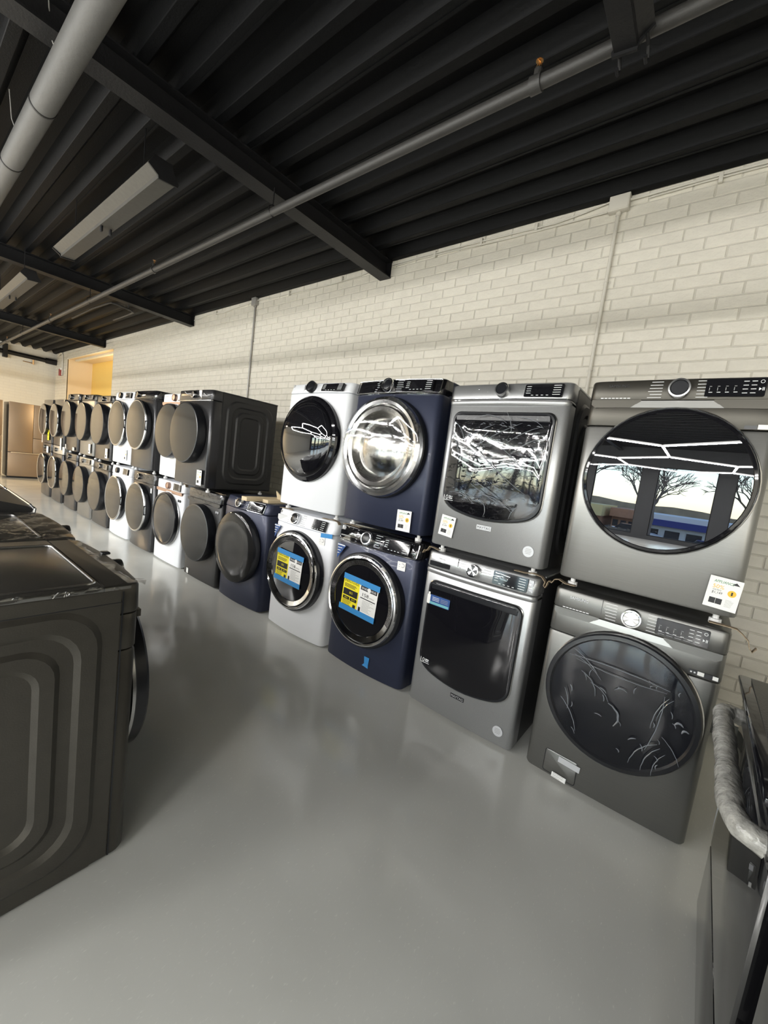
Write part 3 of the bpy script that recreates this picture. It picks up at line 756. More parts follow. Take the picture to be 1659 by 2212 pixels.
# --- graphite pair nearest the camera
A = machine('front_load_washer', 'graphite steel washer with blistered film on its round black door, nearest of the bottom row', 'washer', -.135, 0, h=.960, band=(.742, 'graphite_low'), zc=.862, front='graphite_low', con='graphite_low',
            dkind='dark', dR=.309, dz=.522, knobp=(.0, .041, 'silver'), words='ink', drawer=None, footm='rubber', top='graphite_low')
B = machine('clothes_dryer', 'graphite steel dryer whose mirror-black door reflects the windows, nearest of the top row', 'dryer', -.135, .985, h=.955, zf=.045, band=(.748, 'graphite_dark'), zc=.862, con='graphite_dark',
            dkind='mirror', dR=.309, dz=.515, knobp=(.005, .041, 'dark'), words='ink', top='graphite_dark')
for q, dark in ((A, False), (B, True)):
    r = q['root']; zf = q['zf']; w = .686; m_ = 'graphite_dark' if dark else 'graphite_low'
    # lip under the console: two deep tabs and a bright sloping plate between
    zl = zf + .862
    for sg in (-1, 1):
        X0, X1, X2 = .328, .165, .128
        P = [(sg * X0, zl + .004), (sg * X0, zl - .018), (sg * (X0 - .018), zl - .032), (sg * X1, zl - .030), (sg * X2, zl - .003), (sg * X2, zl + .004)]
        MB().prism(P, -.0125, .03, m_).build('console_lip', None, r, angle=20)
    MB().add([(-.128, -.012, zl + .0), (.128, -.012, zl), (.165, .0 - .013, zl - .030), (-.165, -.013, zl - .030), (-.128, .006, zl), (.128, .006, zl), (.165, .006, zl - .03), (-.165, .006, zl - .03)],
             [(0, 1, 2, 3), (3, 2, 6, 7), (0, 4, 5, 1), (0, 3, 7, 4), (1, 5, 6, 2)], 'graphite_light' if not dark else 'graphite').build('handle_plate', None, r, smooth=False)
    ys = front_y(w, .012, .2) - .0045
    o = MB().prism(rrect(.092, .276, zf + .876, zf + .946, .004, 3), ys - .008, .01).build('display', 'black', r)
    mk = MB(); yy = ys - .009
    for i in range(4):
        mk.box(.104 + .026 * i, .116 + .026 * i, yy, yy + .002, zf + .892, zf + .8945, 'ink'); mk.box(.104 + .026 * i, .112 + .026 * i, yy, yy + .002, zf + .916, zf + .918, 'ink_grey')
        mk.box(.104 + .026 * i, .106 + .026 * i, yy, yy + .002, zf + .900, zf + .912, 'ink_grey')
    for i in range(2):
        for j in range(4): mk.box(.208 + .024 * i, .224 + .024 * i, yy, yy + .002, zf + .888 + .015 * j, zf + .8905 + .015 * j, 'ink')
    for k in range(20):
        a0, a1 = 2 * PI * k / 20, 2 * PI * (k + 1) / 20
        mk.add([(.263 + .0065 * math.cos(a0), yy, zf + .932 + .0065 * math.sin(a0)), (.263 + .0065 * math.cos(a1), yy, zf + .932 + .0065 * math.sin(a1)), (.263 + .005 * math.cos(a1), yy, zf + .932 + .005 * math.sin(a1)), (.263 + .005 * math.cos(a0), yy, zf + .932 + .005 * math.sin(a0))], [(0, 1, 2, 3)], 'ink')
    mk.add([(.256, yy, zf + .898), (.256, yy, zf + .910), (.264, yy, zf + .904)], [(0, 1, 2)], 'ink'); mk.box(.266, .268, yy, yy + .002, zf + .898, zf + .910, 'ink'); mk.box(.270, .272, yy, yy + .002, zf + .898, zf + .910, 'ink')
    if not dark:
        for i in range(4):
            mk.add([(.104 + .030 * i, yy, zf + .881), (.127 + .030 * i, yy, zf + .881), (.127 + .030 * i, yy, zf + .8817), (.104 + .030 * i, yy, zf + .8817)], [(0, 1, 2, 3)], 'ink')
            mk.box(.104 + .030 * i, .127 + .030 * i, yy, yy + .002, zf + .890, zf + .8907, 'ink')
    mk.build('display_marks', None, o, smooth=False)
    text('SAMSUNG', .082, 'ink_black' if dark else 'silver_label', 'brand_lettering', r, -.225, ys - .004 + .002, zf + .928)
    tl = MB(); strokes(tl, -.292, -.168, [zf + .873], ys - .0015, .124, .004, -1, 'ink', .02); tl.build('slogan_lettering', None, r, smooth=False)
    if not dark:
        MB().box(-.1245, -.123, ys - .001, .01, zf + .866, zf + .956, 'rim').build('drawer_seam', None, r, smooth=False)
        # drain hatch, stickers, badges
        y1 = front_y(w, .012, -.17)
        P = rrect(-.252, -.096, zf + .002 + .012, zf + .135, .012, 4); Q = rrect(-.249, -.099, zf + .005 + .012, zf + .132, .010, 4)
        hh = MB().loft([[(a, front_y(w, .012, a) - .0012, b) for a, b in P], [(a, front_y(w, .012, a) - .0016, b) for a, b in Q]], 'rim', cap1=False).build('hatch_gap', None, r)
        MB().loft([[(a, front_y(w, .012, a) - .0008, b) for a, b in Q]] * 1 + [[(a, front_y(w, .012, a) - .0022, b) for a, b in rrect(-.247, -.101, zf + .019, zf + .130, .010, 4)]], 'graphite_low', cap1=True).build('drain_hatch', None, r)
        sticker(r, -.135, zf + .110, .100, .030, y1 - .006, 'silver_label', label='blank pale sticker', rot=-.06)
        sticker(r, -.170, zf + .020, .068, .026, y1 - .006, 'paper', lines=3, label='small white printed label', rot=-.06)
    qx = .232 if not dark else .262
    q0 = MB(); yq = front_y(w, .012, qx) - .0035
    q0.box(qx, qx + .100, yq, yq + .004, zf + .752, zf + .770, 'rim')
    q0.box(qx + .030, qx + .052, yq - .001, yq + .003, zf + .753, zf + .769, 'paper'); q0.box(qx + .080, qx + .098, yq - .001, yq + .003, zf + .753, zf + .769, 'paper')
    q0.box(qx + .006, qx + .012, yq - .001, yq + .003, zf + .757, zf + .763, 'ink'); q0.box(qx + .018, qx + .024, yq - .001, yq + .003, zf + .757, zf + .763, 'ink')
    if not dark: q0.build('badge_strip', None, r, smooth=False, label='strip of black and white badges')
    else:
        q0 = MB(); q0.box(.238, .276, yq, yq + .004, zf + .752, zf + .766, 'rim'); q0.box(.278, .322, yq, yq + .004, zf + .752, zf + .770, 'paper'); q0.build('badge_strip', None, r, smooth=False, label='strip of black and white badges')
MB().lathe([(.295, -.0665), (.25, -.070), (.20, -.068), (.12, -.073), (.06, -.069), (0, -.071)], 0, 0, 40).build('protective_film', 'film_door', A['door'])
MT['fold_glint'] = mat('pale_film_glint', (.20, .215, .24), .10, coat=.6)  # opaque pale colour stands in for glints on the clear film's folds
def crease_glints(parent, centre, specs, y, yfun=None):
    """opaque pale tubes along the folds of a loose film, painting in their glints: (x, z, length, angle, bend, radius)"""
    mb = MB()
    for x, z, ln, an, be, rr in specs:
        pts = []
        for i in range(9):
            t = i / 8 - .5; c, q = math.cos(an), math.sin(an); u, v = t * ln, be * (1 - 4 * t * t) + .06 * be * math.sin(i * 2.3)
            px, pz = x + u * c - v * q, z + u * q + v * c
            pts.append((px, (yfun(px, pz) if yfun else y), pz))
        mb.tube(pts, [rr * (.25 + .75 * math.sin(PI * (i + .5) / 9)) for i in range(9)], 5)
    return mb.build('film_crease_glints', 'fold_glint', parent, kind='stuff')
rnd = random.Random(5)
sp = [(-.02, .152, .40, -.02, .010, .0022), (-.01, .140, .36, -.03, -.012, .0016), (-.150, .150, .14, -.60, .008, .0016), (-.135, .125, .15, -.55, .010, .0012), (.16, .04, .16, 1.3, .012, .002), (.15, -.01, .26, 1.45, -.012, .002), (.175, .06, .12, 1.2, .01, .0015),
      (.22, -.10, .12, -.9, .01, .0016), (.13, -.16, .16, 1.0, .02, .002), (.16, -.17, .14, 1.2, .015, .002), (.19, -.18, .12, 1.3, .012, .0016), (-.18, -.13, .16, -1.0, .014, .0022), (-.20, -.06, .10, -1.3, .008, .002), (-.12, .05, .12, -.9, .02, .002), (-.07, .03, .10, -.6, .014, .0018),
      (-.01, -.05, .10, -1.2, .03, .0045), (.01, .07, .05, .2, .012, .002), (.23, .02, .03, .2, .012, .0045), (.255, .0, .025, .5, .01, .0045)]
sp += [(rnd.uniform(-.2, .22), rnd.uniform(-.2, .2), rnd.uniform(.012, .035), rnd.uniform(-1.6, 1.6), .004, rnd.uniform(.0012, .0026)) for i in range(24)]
crease_glints(A['door'], None, [q for q in sp if q[0] ** 2 + q[1] ** 2 < .075], -.0735)
price_tag(.628 - .135, 1.125, .105, .128, -.020, 'white price tag reading $1,149 taped low on the mirror-doored graphite dryer', '$1,149', -.06)

# --- slate pair with square doors
def square_door(q, film, y=0.):
    r = q['root']; zf = q['zf']; zb, zt = .195, .800
    def out(inset, yo, dzb=0):
        P = []; x0, x1 = -.292 + inset, .292 - inset; z1 = zf + zt - inset; z0 = zf + zb + inset + .055; rr = .045 - inset * .3
        for i in range(6): t = PI / 2 * i / 5; P.append((x1 - rr + rr * math.cos(t), z1 - rr + rr * math.sin(t)))
        for i in range(6): t = PI / 2 + PI / 2 * i / 5; P.append((x0 + rr + rr * math.cos(t), z1 - rr + rr * math.sin(t)))
        hw = x1; par = lambda x: z0 + .010 - .058 * (1 - (x / hw) ** 2)
        def bez(sg):
            A, B, C_ = (sg * hw, z0 + .085), (sg * hw, z0 + .002), (sg * (hw - .105), par(hw - .105)); Q = []
            for i in range(8):
                t = i / 7; Q.append(tuple((1 - t) ** 2 * A[k] + 2 * t * (1 - t) * B[k] + t * t * C_[k] for k in (0, 1)))
            return Q
        P += bez(-1)
        for i in range(1, 8):
            x = -(hw - .105) + 2 * (hw - .105) * i / 8; P.append((x, par(x)))
        P += bez(1)[::-1]
        return [(a, yo - .010 * (1 - (a / .3) ** 2), b) for a, b in P]
    d = MB().loft([out(0, .03), out(0, -.014), out(.004, -.020), out(.012, -.021)], None, cap1=False).build('door', 'rim', r)
    MB().loft([out(.012, -.0205), out(.02, -.0225)], None, cap1=True).build('door_glass', 'glass', d)
    MB().loft([out(-.004, .03), out(-.004, -.010), out(0, -.013), out(.001, -.006)], None, cap1=False).build('door_trim', 'satin', d, label='thin bright edge round the door')
    MB().loft([[(a, -.0245 - .010 * (1 - (a / .3) ** 2), b) for a, b in rrect(-.268, .268, zf + .752, zf + .785, .006, 3)], [(a, -.026 - .010 * (1 - (a / .3) ** 2), b) for a, b in rrect(-.266, .266, zf + .754, zf + .783, .006, 3)]]).build('door_handle', 'rim', d, label='black grip along the door top')
    if film: MB().loft([out(.016, -.030), out(.03, -.034), out(.12, -.036)], None, cap1=True).build('protective_film', film, d)
    text('10', .028, 'ink', 'badge_lettering', d, -.255, -.0325 if not film else -.037, zf + .300)
    bl = MB(); y = -.0325 if not film else -.037
    bl.box(-.237, -.212, y, y + .002, zf + .302, zf + .309, 'ink'); bl.box(-.237, -.214, y, y + .002, zf + .292, zf + .298, 'ink'); bl.box(-.270, -.208, y, y + .002, zf + .282, zf + .285, 'ink')
    bl.build('badge_lines', None, d, smooth=False)
    return d
C1 = machine('front_load_washer', 'slate washer with square black door and crumpled film on its console, second from camera', 'washer', -.904, 0, h=.970, zc=.872, tilt=.012, bulge=.014, front='slate', con='slate', dkind=None,
             knobp=(-.017, .038, 'chrome'), words='ink_grey', disp=(.098, .290, .012), drawer=None, con_film='film_streak', top='slate')
C2 = machine('clothes_dryer', 'slate dryer with square door under creased clear film, second from camera in the top row', 'dryer', -.904, .985, h=.960, zf=.045, zc=.872, tilt=.016, bulge=.014, front='slate', con='slate', dkind=None,
             knobp=(-.014, .039, 'dark'), disp=(.105, .300, .010), con_film='film_soft', top='slate', emboss=(1,))
for q, f in ((C1, None), (C2, 'film_streak')):
    r = q['root']; zf = q['zf']; w = .686
    # rim of the recessed front: deep shoulder above the door
    shell(w, zf + .836, zf + .8715, .026, .03, .10, rz=.012, tilt0=-.004, tilt1=-.006).build('front_shoulder', 'slate', r)
    square_door(q, f)
    y = front_y(w, .014, 0) - .0022
    pl = MB().prism([(-.044, zf + .147), (.044, zf + .147), (.044, zf + .171), (-.044, zf + .171)], y, .0, 'ink_black' if q is C1 else 'silver_label').build('brand_plate', None, r, smooth=False)
    text('MAYTAG', .078, 'silver_label' if q is C1 else 'ink_black', 'brand_lettering', pl, 0, y - .0006, zf + .159, 0, .015)
    sticker_ = MB().lathe([(.029, .0), (.029, -.0012), (0, -.0012)], 0, 0, 24, 'silver_label')
    for i in range(4): sticker_.box(-.018 + .003 * abs(i - 1.5), .018 - .003 * abs(i - 1.5), -.0018, -.001, .012 - .008 * i, .0145 - .008 * i, 'ink_grey')
    sticker_.build('sticker', None, r, loc=(.262, front_y(w, .014, .262) - .001, zf + .083), smooth=False, label='round silver sticker')
    MB().box(-.345, .345, -.008, .02, zf + .738, zf + .741, 'rim').build('front_seam', None, r, smooth=False) if False else None
r = C1['root']; zf = C1['zf']
o = MB().prism(rrect(-.314, -.174, zf + .886, zf + .915, .005, 3), -.012, .0).build('drawer_slot', 'rim', r)
MB().box(-.1265, -.125, C1['yk'](-.125) - .0015, .02, zf + .875, zf + .962, 'rim').build('drawer_seam', None, r, smooth=False)
text('MAYTAG', .05, 'ink_black', 'brand_lettering', r, -.235, C1['yk'](-.23, zf + .935) - .0012, zf + .937, 0, .010)
kx = MB()
for i in range(4):
    a0 = PI / 4 + PI / 2 * i - .32; kx.add([(0, 0, 0), (.030 * math.cos(a0), 0, .030 * math.sin(a0)), (.030 * math.cos(a0 + .64), 0, .030 * math.sin(a0 + .64))], [(0, 1, 2)], 'satin')
for ch in r.children:
    if ch.name.startswith('control_knob'): kx.build('knob_spokes', None, ch, loc=(0, -.0315, 0), smooth=False)
bt = MB().prism(rrect(.292, .318, C1['zmid'] - .034, C1['zmid'] - .003, .004, 3), C1['yk'](.3) - .004, .01).prism(rrect(.292, .318, C1['zmid'] + .001, C1['zmid'] + .034, .004, 3), C1['yk'](.3) - .004, .01)
bt.build('push_buttons', 'silver_label', r)
es = MB().prism(rrect(-.265, -.128, zf + .655, zf + .715, .005, 2), -.0345, -.031, 'blue_label')
es.box(-.262, -.132, -.0352, -.034, zf + .658, zf + .672, 'teal_label'); es.prism(rrect(-.284, -.262, zf + .655, zf + .715, .008, 3), -.0350, -.031, 'paper'); es.prism(rrect(-.279, -.267, zf + .713, zf + .728, .003, 2), -.0350, -.031, 'paper')
for i in range(3): es.box(-.248, -.20, -.0352, -.034, zf + .682 + .009 * i, zf + .6845 + .009 * i, 'ink'); es.box(-.19, -.14, -.0352, -.034, zf + .682 + .009 * i, zf + .684 + .009 * i, 'ink_grey')
es.build('detergent_sticker', None, r, smooth=False, label='blue and teal sticker with a bottle')
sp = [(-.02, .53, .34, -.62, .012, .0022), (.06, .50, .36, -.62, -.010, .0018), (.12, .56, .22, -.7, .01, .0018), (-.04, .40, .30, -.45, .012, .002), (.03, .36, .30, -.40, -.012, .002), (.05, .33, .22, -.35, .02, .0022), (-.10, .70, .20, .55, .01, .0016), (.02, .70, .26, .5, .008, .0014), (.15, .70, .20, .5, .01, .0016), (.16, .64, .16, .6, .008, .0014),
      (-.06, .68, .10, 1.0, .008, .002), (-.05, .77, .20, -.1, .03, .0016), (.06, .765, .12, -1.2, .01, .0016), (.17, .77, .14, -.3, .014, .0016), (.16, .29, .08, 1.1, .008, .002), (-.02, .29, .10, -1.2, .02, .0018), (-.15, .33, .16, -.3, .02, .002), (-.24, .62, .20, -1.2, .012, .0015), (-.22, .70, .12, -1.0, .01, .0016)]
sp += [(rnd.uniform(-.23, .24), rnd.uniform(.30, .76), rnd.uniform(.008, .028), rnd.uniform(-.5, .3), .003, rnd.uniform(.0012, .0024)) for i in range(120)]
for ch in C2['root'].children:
    if ch.name.startswith('door'): crease_glints(ch, None, [(a, b + C2['zf'] - .02, c, d, e, f) for a, b, c, d, e, f in sp], -.0375, lambda x, z: -.0365 - .010 * (1 - (x / .3) ** 2))
price_tag(-.790, 1.157, .095, .122, -.021, 'white price tag with gold seal at lower left of the slate dryer front', '$1,099', -.10)

# --- sapphire blue pair
D1 = machine('front_load_washer', 'sapphire blue washer with ribbed chrome ring and gloss black console, energy sheet on its door', 'washer', -1.680, 0, w=.711, h=.992, zc=.884, tilt=.026, bulge=.034, rc=.035, front='navy', con='black', dkind='ribbed', dR=.330, dz=.520, dxo=-.010,
             knobp=(-.058, .046, 'chrome'), words='ink', disp=(.085, .295, .014), trim='chrome', con_film='film_soft', top='navy', cab='navy')
D2 = machine('clothes_dryer', 'sapphire blue dryer with a polished chrome bowl in its film-wrapped door', 'dryer', -1.680, 1.008, w=.711, h=.985, zf=.045, zc=.888, tilt=.022, bulge=.030, rc=.035, front='navy', con='black', dkind='silver', dR=.334, dz=.530, dxo=-.014,
             knobp=(-.045, .046, 'chrome'), words='ink', disp=(.085, .300, .012), trim='satin', con_film='film_soft', top='navy', cab='navy')
r = D1['root']; zf = D1['zf']
MB().prism(rrect(-.335, -.215, zf + .898, zf + .958, .01, 3), D1['yk'](-.27) - .010, .02).build('detergent_drawer', 'black', r, label='gloss black detergent drawer')
MB().box(-.325, -.235, D1['yk'](-.27) - .016, D1['yk'](-.27), zf + .915, zf + .923, 'ink_grey', .002).build('drawer_pull', None, r)
MB().lathe([(.016, 0), (.013, -.003), (0, -.003)], -.325, zf + .968, 18, 'silver_label', y0=D1['yk'](-.325, zf + .968) - .002).build('round_badge', None, r)
def blue_flag(q):
    r = q['root']; zf = q['zf']; y = front_y(.711, .034, -.3) - .016
    f = MB().add([(-.345, y + .012, zf + .735), (-.335, y, zf + .855), (-.245, y - .010, zf + .850), (-.262, y - .010, zf + .828)], [(0, 1, 2, 3)], 'blue_label')
    f.box(-.330, -.258, y - .0095, y - .004, zf + .842, zf + .850, 'ink')
    for i in range(3): f.box(-.328, -.285 - .012 * i, y - .008, y - .002, zf + .822 - .020 * i, zf + .826 - .020 * i, 'ink')
    f.build('sticker', None, r, smooth=False, recalc=False, label='blue wedge sticker at upper left of the door')
    sx = .247; s_ = sticker(r, sx, zf + .822, .060, .058, front_y(.711, .034, sx) - .003, 'paper', label='square white sticker with a curved mark')
    s_.rotation_euler = (0, 0, .11)
    k = MB().lathe([(.014, -.002), (.010, -.002)], .010, .006, 16, 'ink_grey', a0=-2.2, a1=2.2); k.box(-.018, -.010, -.002, -.001, .008, .012, 'ink_grey'); k.box(-.018, -.013, -.002, -.001, -.006, -.002, 'ink_grey'); k.build('sticker_mark', None, s_, smooth=False, recalc=False)
blue_flag(D1)
o = MB().add([(-.022, -.001, .036), (.024, -.001, .038), (.020, -.001, -.018), (.026, -.006, -.036), (-.030, -.006, -.030), (-.016, -.001, -.014)], [(0, 1, 2, 5), (5, 2, 3, 4)]).build('tape_piece', 'tape', r, loc=(.072, front_y(.711, .034, .07) - .002, zf + .095), smooth=False, recalc=False, label='scrap of blue tape on the lower front')
energy_sheet(-1.340, .557, -.092, 'yellow and white energy sheet taped in blue on the sapphire washer door', -.05)
price_tag(-1.680 + .575, 1.130, .112, .135, -.0275, 'white price tag with gold seal at lower right of the sapphire dryer', '$1,399', .02)

# --- white pair
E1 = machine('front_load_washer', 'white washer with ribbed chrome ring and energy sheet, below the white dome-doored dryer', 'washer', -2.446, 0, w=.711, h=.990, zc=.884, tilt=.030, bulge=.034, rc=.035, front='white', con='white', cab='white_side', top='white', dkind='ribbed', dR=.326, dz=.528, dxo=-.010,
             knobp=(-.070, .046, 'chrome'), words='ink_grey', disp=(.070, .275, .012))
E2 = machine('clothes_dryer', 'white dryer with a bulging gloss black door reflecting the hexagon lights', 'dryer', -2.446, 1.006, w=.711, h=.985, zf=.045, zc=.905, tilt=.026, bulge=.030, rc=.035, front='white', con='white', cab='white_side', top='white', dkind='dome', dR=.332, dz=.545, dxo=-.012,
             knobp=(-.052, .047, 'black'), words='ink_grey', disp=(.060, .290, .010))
for q in (E1, E2):
    r = q['root']; yk = q['yk']; zm = q['zmid']
    MB().lathe([(.013, 0), (.011, -.003), (0, -.003)], -.315, zm + .025, 18, 'ink_grey', y0=yk(-.315, zm + .025) - .001).build('round_badge', None, r)
    MB().prism(rrect(-.148, -.128, zm - .024, zm + .024, .009, 4), yk(-.138) - .005, .01).build('power_button', 'rim', r)
r = E1['root']; zf = E1['zf']
MB().prism(rrect(-.330, -.205, zf + .898, zf + .942, .008, 3), E1['yk'](-.27, zf + .92) - .004, .02).build('detergent_drawer', 'white_side', r)
MB().add([(.105, -.034, zf + .896), (.14, -.035, zf + .896), (.225, -.010, zf + .978), (.19, -.010, zf + .978)], [(0, 1, 2, 3)]).build('sticker', 'silver_label', r, smooth=False, recalc=False, label='slanted pale streak across the display, drawn in as a reflection')  # flat silver strip that paints in the display's reflected streak
tp = MB().prism([(.235, zf + .852), (.352, zf + .862), (.352, zf + .895), (.235, zf + .884)], -.012, -.0105, 'tape').build('tape_piece', None, r, smooth=False, label='blue tape at the right shoulder')
tp.location = (0, -.012, 0); tp.rotation_euler = (0, 0, .08); tp.location = (0, -.034, 0)
blue_flag(E1)
energy_sheet(-2.110, .565, -.092, 'yellow and white energy sheet taped in blue on the white washer door', -.04)

# --- single blue washer with nothing of its own on top
F1 = machine('front_load_washer', 'dusty blue washer with bulging black glass door, pine boards lying on its top', 'washer', -3.285, 0, w=.711, h=.990, zc=.888, tilt=.030, bulge=.034, rc=.035, front='navy', con='navy', cab='navy', top='navy', dkind='tint', dR=.332, dz=.535, dxo=-.012,
             knobp=(-.050, .046, 'chrome'), words='ink_grey', disp=(.085, .290, .012))
P = rrect(.078, .297, F1['zf'] + .894, F1['zf'] + .982, .01, 4); yk = F1['yk']
MB().tube([(a, yk(a, b) - .004, b) for a, b in P] + [(P[0][0], yk(*P[0]) - .004, P[0][1])], .0028, 6).build('display_trim', 'chrome', F1['root'])
MB().prism(rrect(-.155, -.135, F1['zmid'] - .024, F1['zmid'] + .024, .009, 4), yk(-.145) - .005, .01).build('power_button', 'satin', F1['root'])
b1 = MB().box(-.30, .30, -.045, .045, 0, .036, None, .003).build('pine_board', 'wood', None, (-2.80, .20, 1.0035), (0, 0, 1.52)); tag(b1, 'pale pine board lying flat on the dusty blue washer', 'board', 'pine boards on the blue washer')
b2 = MB().box(-.28, .28, -.040, .040, 0, .030, None, .003).build('pine_board', 'wood', None, (-2.680, .31, 1.0035), (0, 0, 1.57)); tag(b2, 'second pine board against the white dryer, on the dusty blue washer', 'board', 'pine boards on the blue washer')
sb = MB()
for i in range(6): sb.prism([(i * .011, 0), (i * .011 + .009, .0), (i * .011 + .012 - .03, .07 - .006 * i), (i * .011 + .004 - .03, .074 - .006 * i)], -.004 + .002 * (i % 2), .006 + .002 * (i % 2))
sb = sb.build('wood_splint', 'wood', None, (-2.735, .20, 1.0345)); tag(sb, 'splintered pine offcut standing up beside the white dryer', 'offcut')

# --- black stainless pair, dryer set forward and to the left
G1 = machine('front_load_washer', 'matte black washer with wide dark door and creased film on its console', 'washer', -4.045, 0, w=.70, h=.962, zc=.862, tilt=.004, front='blackmat', con='blackst', cab='blackmat', top='blackmat', dkind='smoke', dR=.300, dz=.520, dxo=.0,
             con_film='film_streak')
G2 = machine('clothes_dryer', 'black stainless dryer standing forward of the row with its embossed side showing', 'dryer', -4.152, .979, y0=-.13, w=.700, h=.962, depth=.745, zf=.045, zc=.862, front='blackst', con='blackst', cab='blackmat', top='blackmat', dkind='smoke', dR=.305, dz=.525, dxo=-.010,
             knobp=(.03, .036, 'chrome'), emboss=(1,))
r = G1['root']; MB().prism([(-.34, .013 + .862), (.34, .013 + .862), (.34, .852), (.30, .838), (-.30, .838), (-.34, .852)], -.018, .02, 'black').build('console_lip', None, r, angle=20)
sticker(r, -.235, .058, .042, .055, front_y(.7, .012, -.235) - .004, 'paper', lines=3, label='small white label near the floor')
for i in range(2): MB().lathe([(.013, 0), (0, 0)], .262 + .034 * i, .790, 14, 'silver_label', y0=front_y(.7, .012, .28) - .004).build('sticker', None, r, smooth=False)
r = G2['root']; zf = G2['zf']
MB().box(.10, .155, -.013, .02, zf + .868, zf + .955, 'satin').build('display_strip', None, r, smooth=False)
MB().box(-.346, .346, -.017, .01, zf + .852, zf + .862, 'satin', .002).build('console_lip', None, r)
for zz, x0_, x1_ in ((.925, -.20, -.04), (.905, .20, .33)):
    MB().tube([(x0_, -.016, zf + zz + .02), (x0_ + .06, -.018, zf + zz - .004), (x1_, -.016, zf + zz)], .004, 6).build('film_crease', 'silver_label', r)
price_tag(-3.555, 1.120, .100, .150, -.152, 'white price tag at lower right of the forward black stainless dryer', '$999', 0)

# --- white pair with copper trim
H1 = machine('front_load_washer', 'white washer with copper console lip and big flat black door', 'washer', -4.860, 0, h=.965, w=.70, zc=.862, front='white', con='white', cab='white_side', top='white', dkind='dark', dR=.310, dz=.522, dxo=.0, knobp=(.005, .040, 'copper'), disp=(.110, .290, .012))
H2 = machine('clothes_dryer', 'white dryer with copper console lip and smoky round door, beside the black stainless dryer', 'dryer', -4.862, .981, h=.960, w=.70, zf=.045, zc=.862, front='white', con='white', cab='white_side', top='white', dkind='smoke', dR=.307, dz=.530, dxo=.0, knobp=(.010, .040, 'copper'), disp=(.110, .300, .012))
for q in (H1, H2):
    r = q['root']; zf = q['zf']
    MB().prism([(-.332, zf + .864), (.332, zf + .864), (.332, zf + .840), (.318, zf + .828), (.10, zf + .828), (.06, zf + .845), (-.06, zf + .845), (-.10, zf + .828), (-.318, zf + .828), (-.332, zf + .840)], -.017, .03, 'copper').build('console_lip', None, r, angle=20, label='rose copper lip under the console')
    text('SAMSUNG', .085, 'ink_grey', 'brand_lettering', r, -.225, q['yk'](-.22) - .004, zf + .930)
    for i in range(2): sticker(r, .245 + .042 * i, zf + .768, .028, .028, front_y(.7, .012, .26) - .004, 'ink_black')
    f = 0

# --- dark steel pair in slim rings
I1 = machine('front_load_washer', 'dark grey washer with slim bright door ring and filmed console, between two white washers', 'washer', -5.645, 0, w=.70, h=.985, zc=.860, tilt=.010, bulge=.022, front='blackst', con='blackst', cab='blackmat', top='blackmat', dkind='ring', dR=.316, dz=.535, dxo=.0, knobp=(-.07, .040, 'chrome'), con_film='film_soft')
I2 = machine('clothes_dryer', 'glossy black steel dryer with slim bright door ring, between two white dryers', 'dryer', -5.720, 1.002, y0=-.02, w=.70, h=.985, zf=.045, zc=.885, tilt=.010, bulge=.022, front='blackst', con='black', cab='blackmat', top='blackmat', dkind='ring', dR=.318, dz=.545, dxo=.0, knobp=(-.13, .040, 'chrome'), con_film='film_streak')
sticker(I1['root'], .285, .795, .040, .060, front_y(.70, .022, .285) - .004, 'paper', lines=3, label='white sticker right of the door')
# --- white pair in slim rings
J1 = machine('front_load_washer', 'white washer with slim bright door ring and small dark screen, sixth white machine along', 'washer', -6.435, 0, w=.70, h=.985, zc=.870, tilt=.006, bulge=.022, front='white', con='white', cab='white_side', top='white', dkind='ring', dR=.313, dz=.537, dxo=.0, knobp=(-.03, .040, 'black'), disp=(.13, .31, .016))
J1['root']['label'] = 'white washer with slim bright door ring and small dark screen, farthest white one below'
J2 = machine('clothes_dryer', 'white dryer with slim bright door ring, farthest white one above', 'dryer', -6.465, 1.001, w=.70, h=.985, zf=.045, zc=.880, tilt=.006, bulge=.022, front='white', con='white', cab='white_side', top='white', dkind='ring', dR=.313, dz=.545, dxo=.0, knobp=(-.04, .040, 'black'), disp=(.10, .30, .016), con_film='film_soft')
price_tag(-5.905, 1.170, .100, .150, -.022, 'white price tag on the farthest white dryer', '$899', 0)
# --- far dark pairs
K1 = machine('front_load_washer', 'dark grey washer with smoky door next to the farthest white washer', 'washer', -7.245, 0, w=.70, h=.962, zc=.862, front='blackst', con='blackst', cab='blackmat', top='blackmat', dkind='smoke', dR=.300, dz=.525, dxo=.0, knobp=(.0, .036, 'chrome'), disp=(.10, .29, .014), con_film='film_soft')
K2 = machine('clothes_dryer', 'dark grey dryer with smoky door next to the farthest white dryer', 'dryer', -7.255, .979, w=.70, h=.965, zf=.045, zc=.862, front='blackst', con='blackst', cab='blackmat', top='blackmat', dkind='smoke', dR=.305, dz=.530, dxo=.0, knobp=(.0, .036, 'chrome'), disp=(.10, .29, .014))
price_tag(-6.655, 1.135, .095, .145, -.022, 'white price tag low on the dark grey dryer beside the white one', '$849', 0)
Lm1 = machine('front_load_washer', 'graphite washer with bright console, third from the tall laundry towers', 'washer', -8.030, 0, w=.70, h=.975, zc=.868, bulge=.016, front='graphite', con='graphite_light', cab='blackmat', top='blackmat', dkind='smoke', dR=.300, dz=.530, dxo=.0, knobp=(-.03, .036, 'chrome'), disp=(.08, .29, .014))
Lm1['root']['label'] = 'graphite washer with bright console, second from the laundry towers'
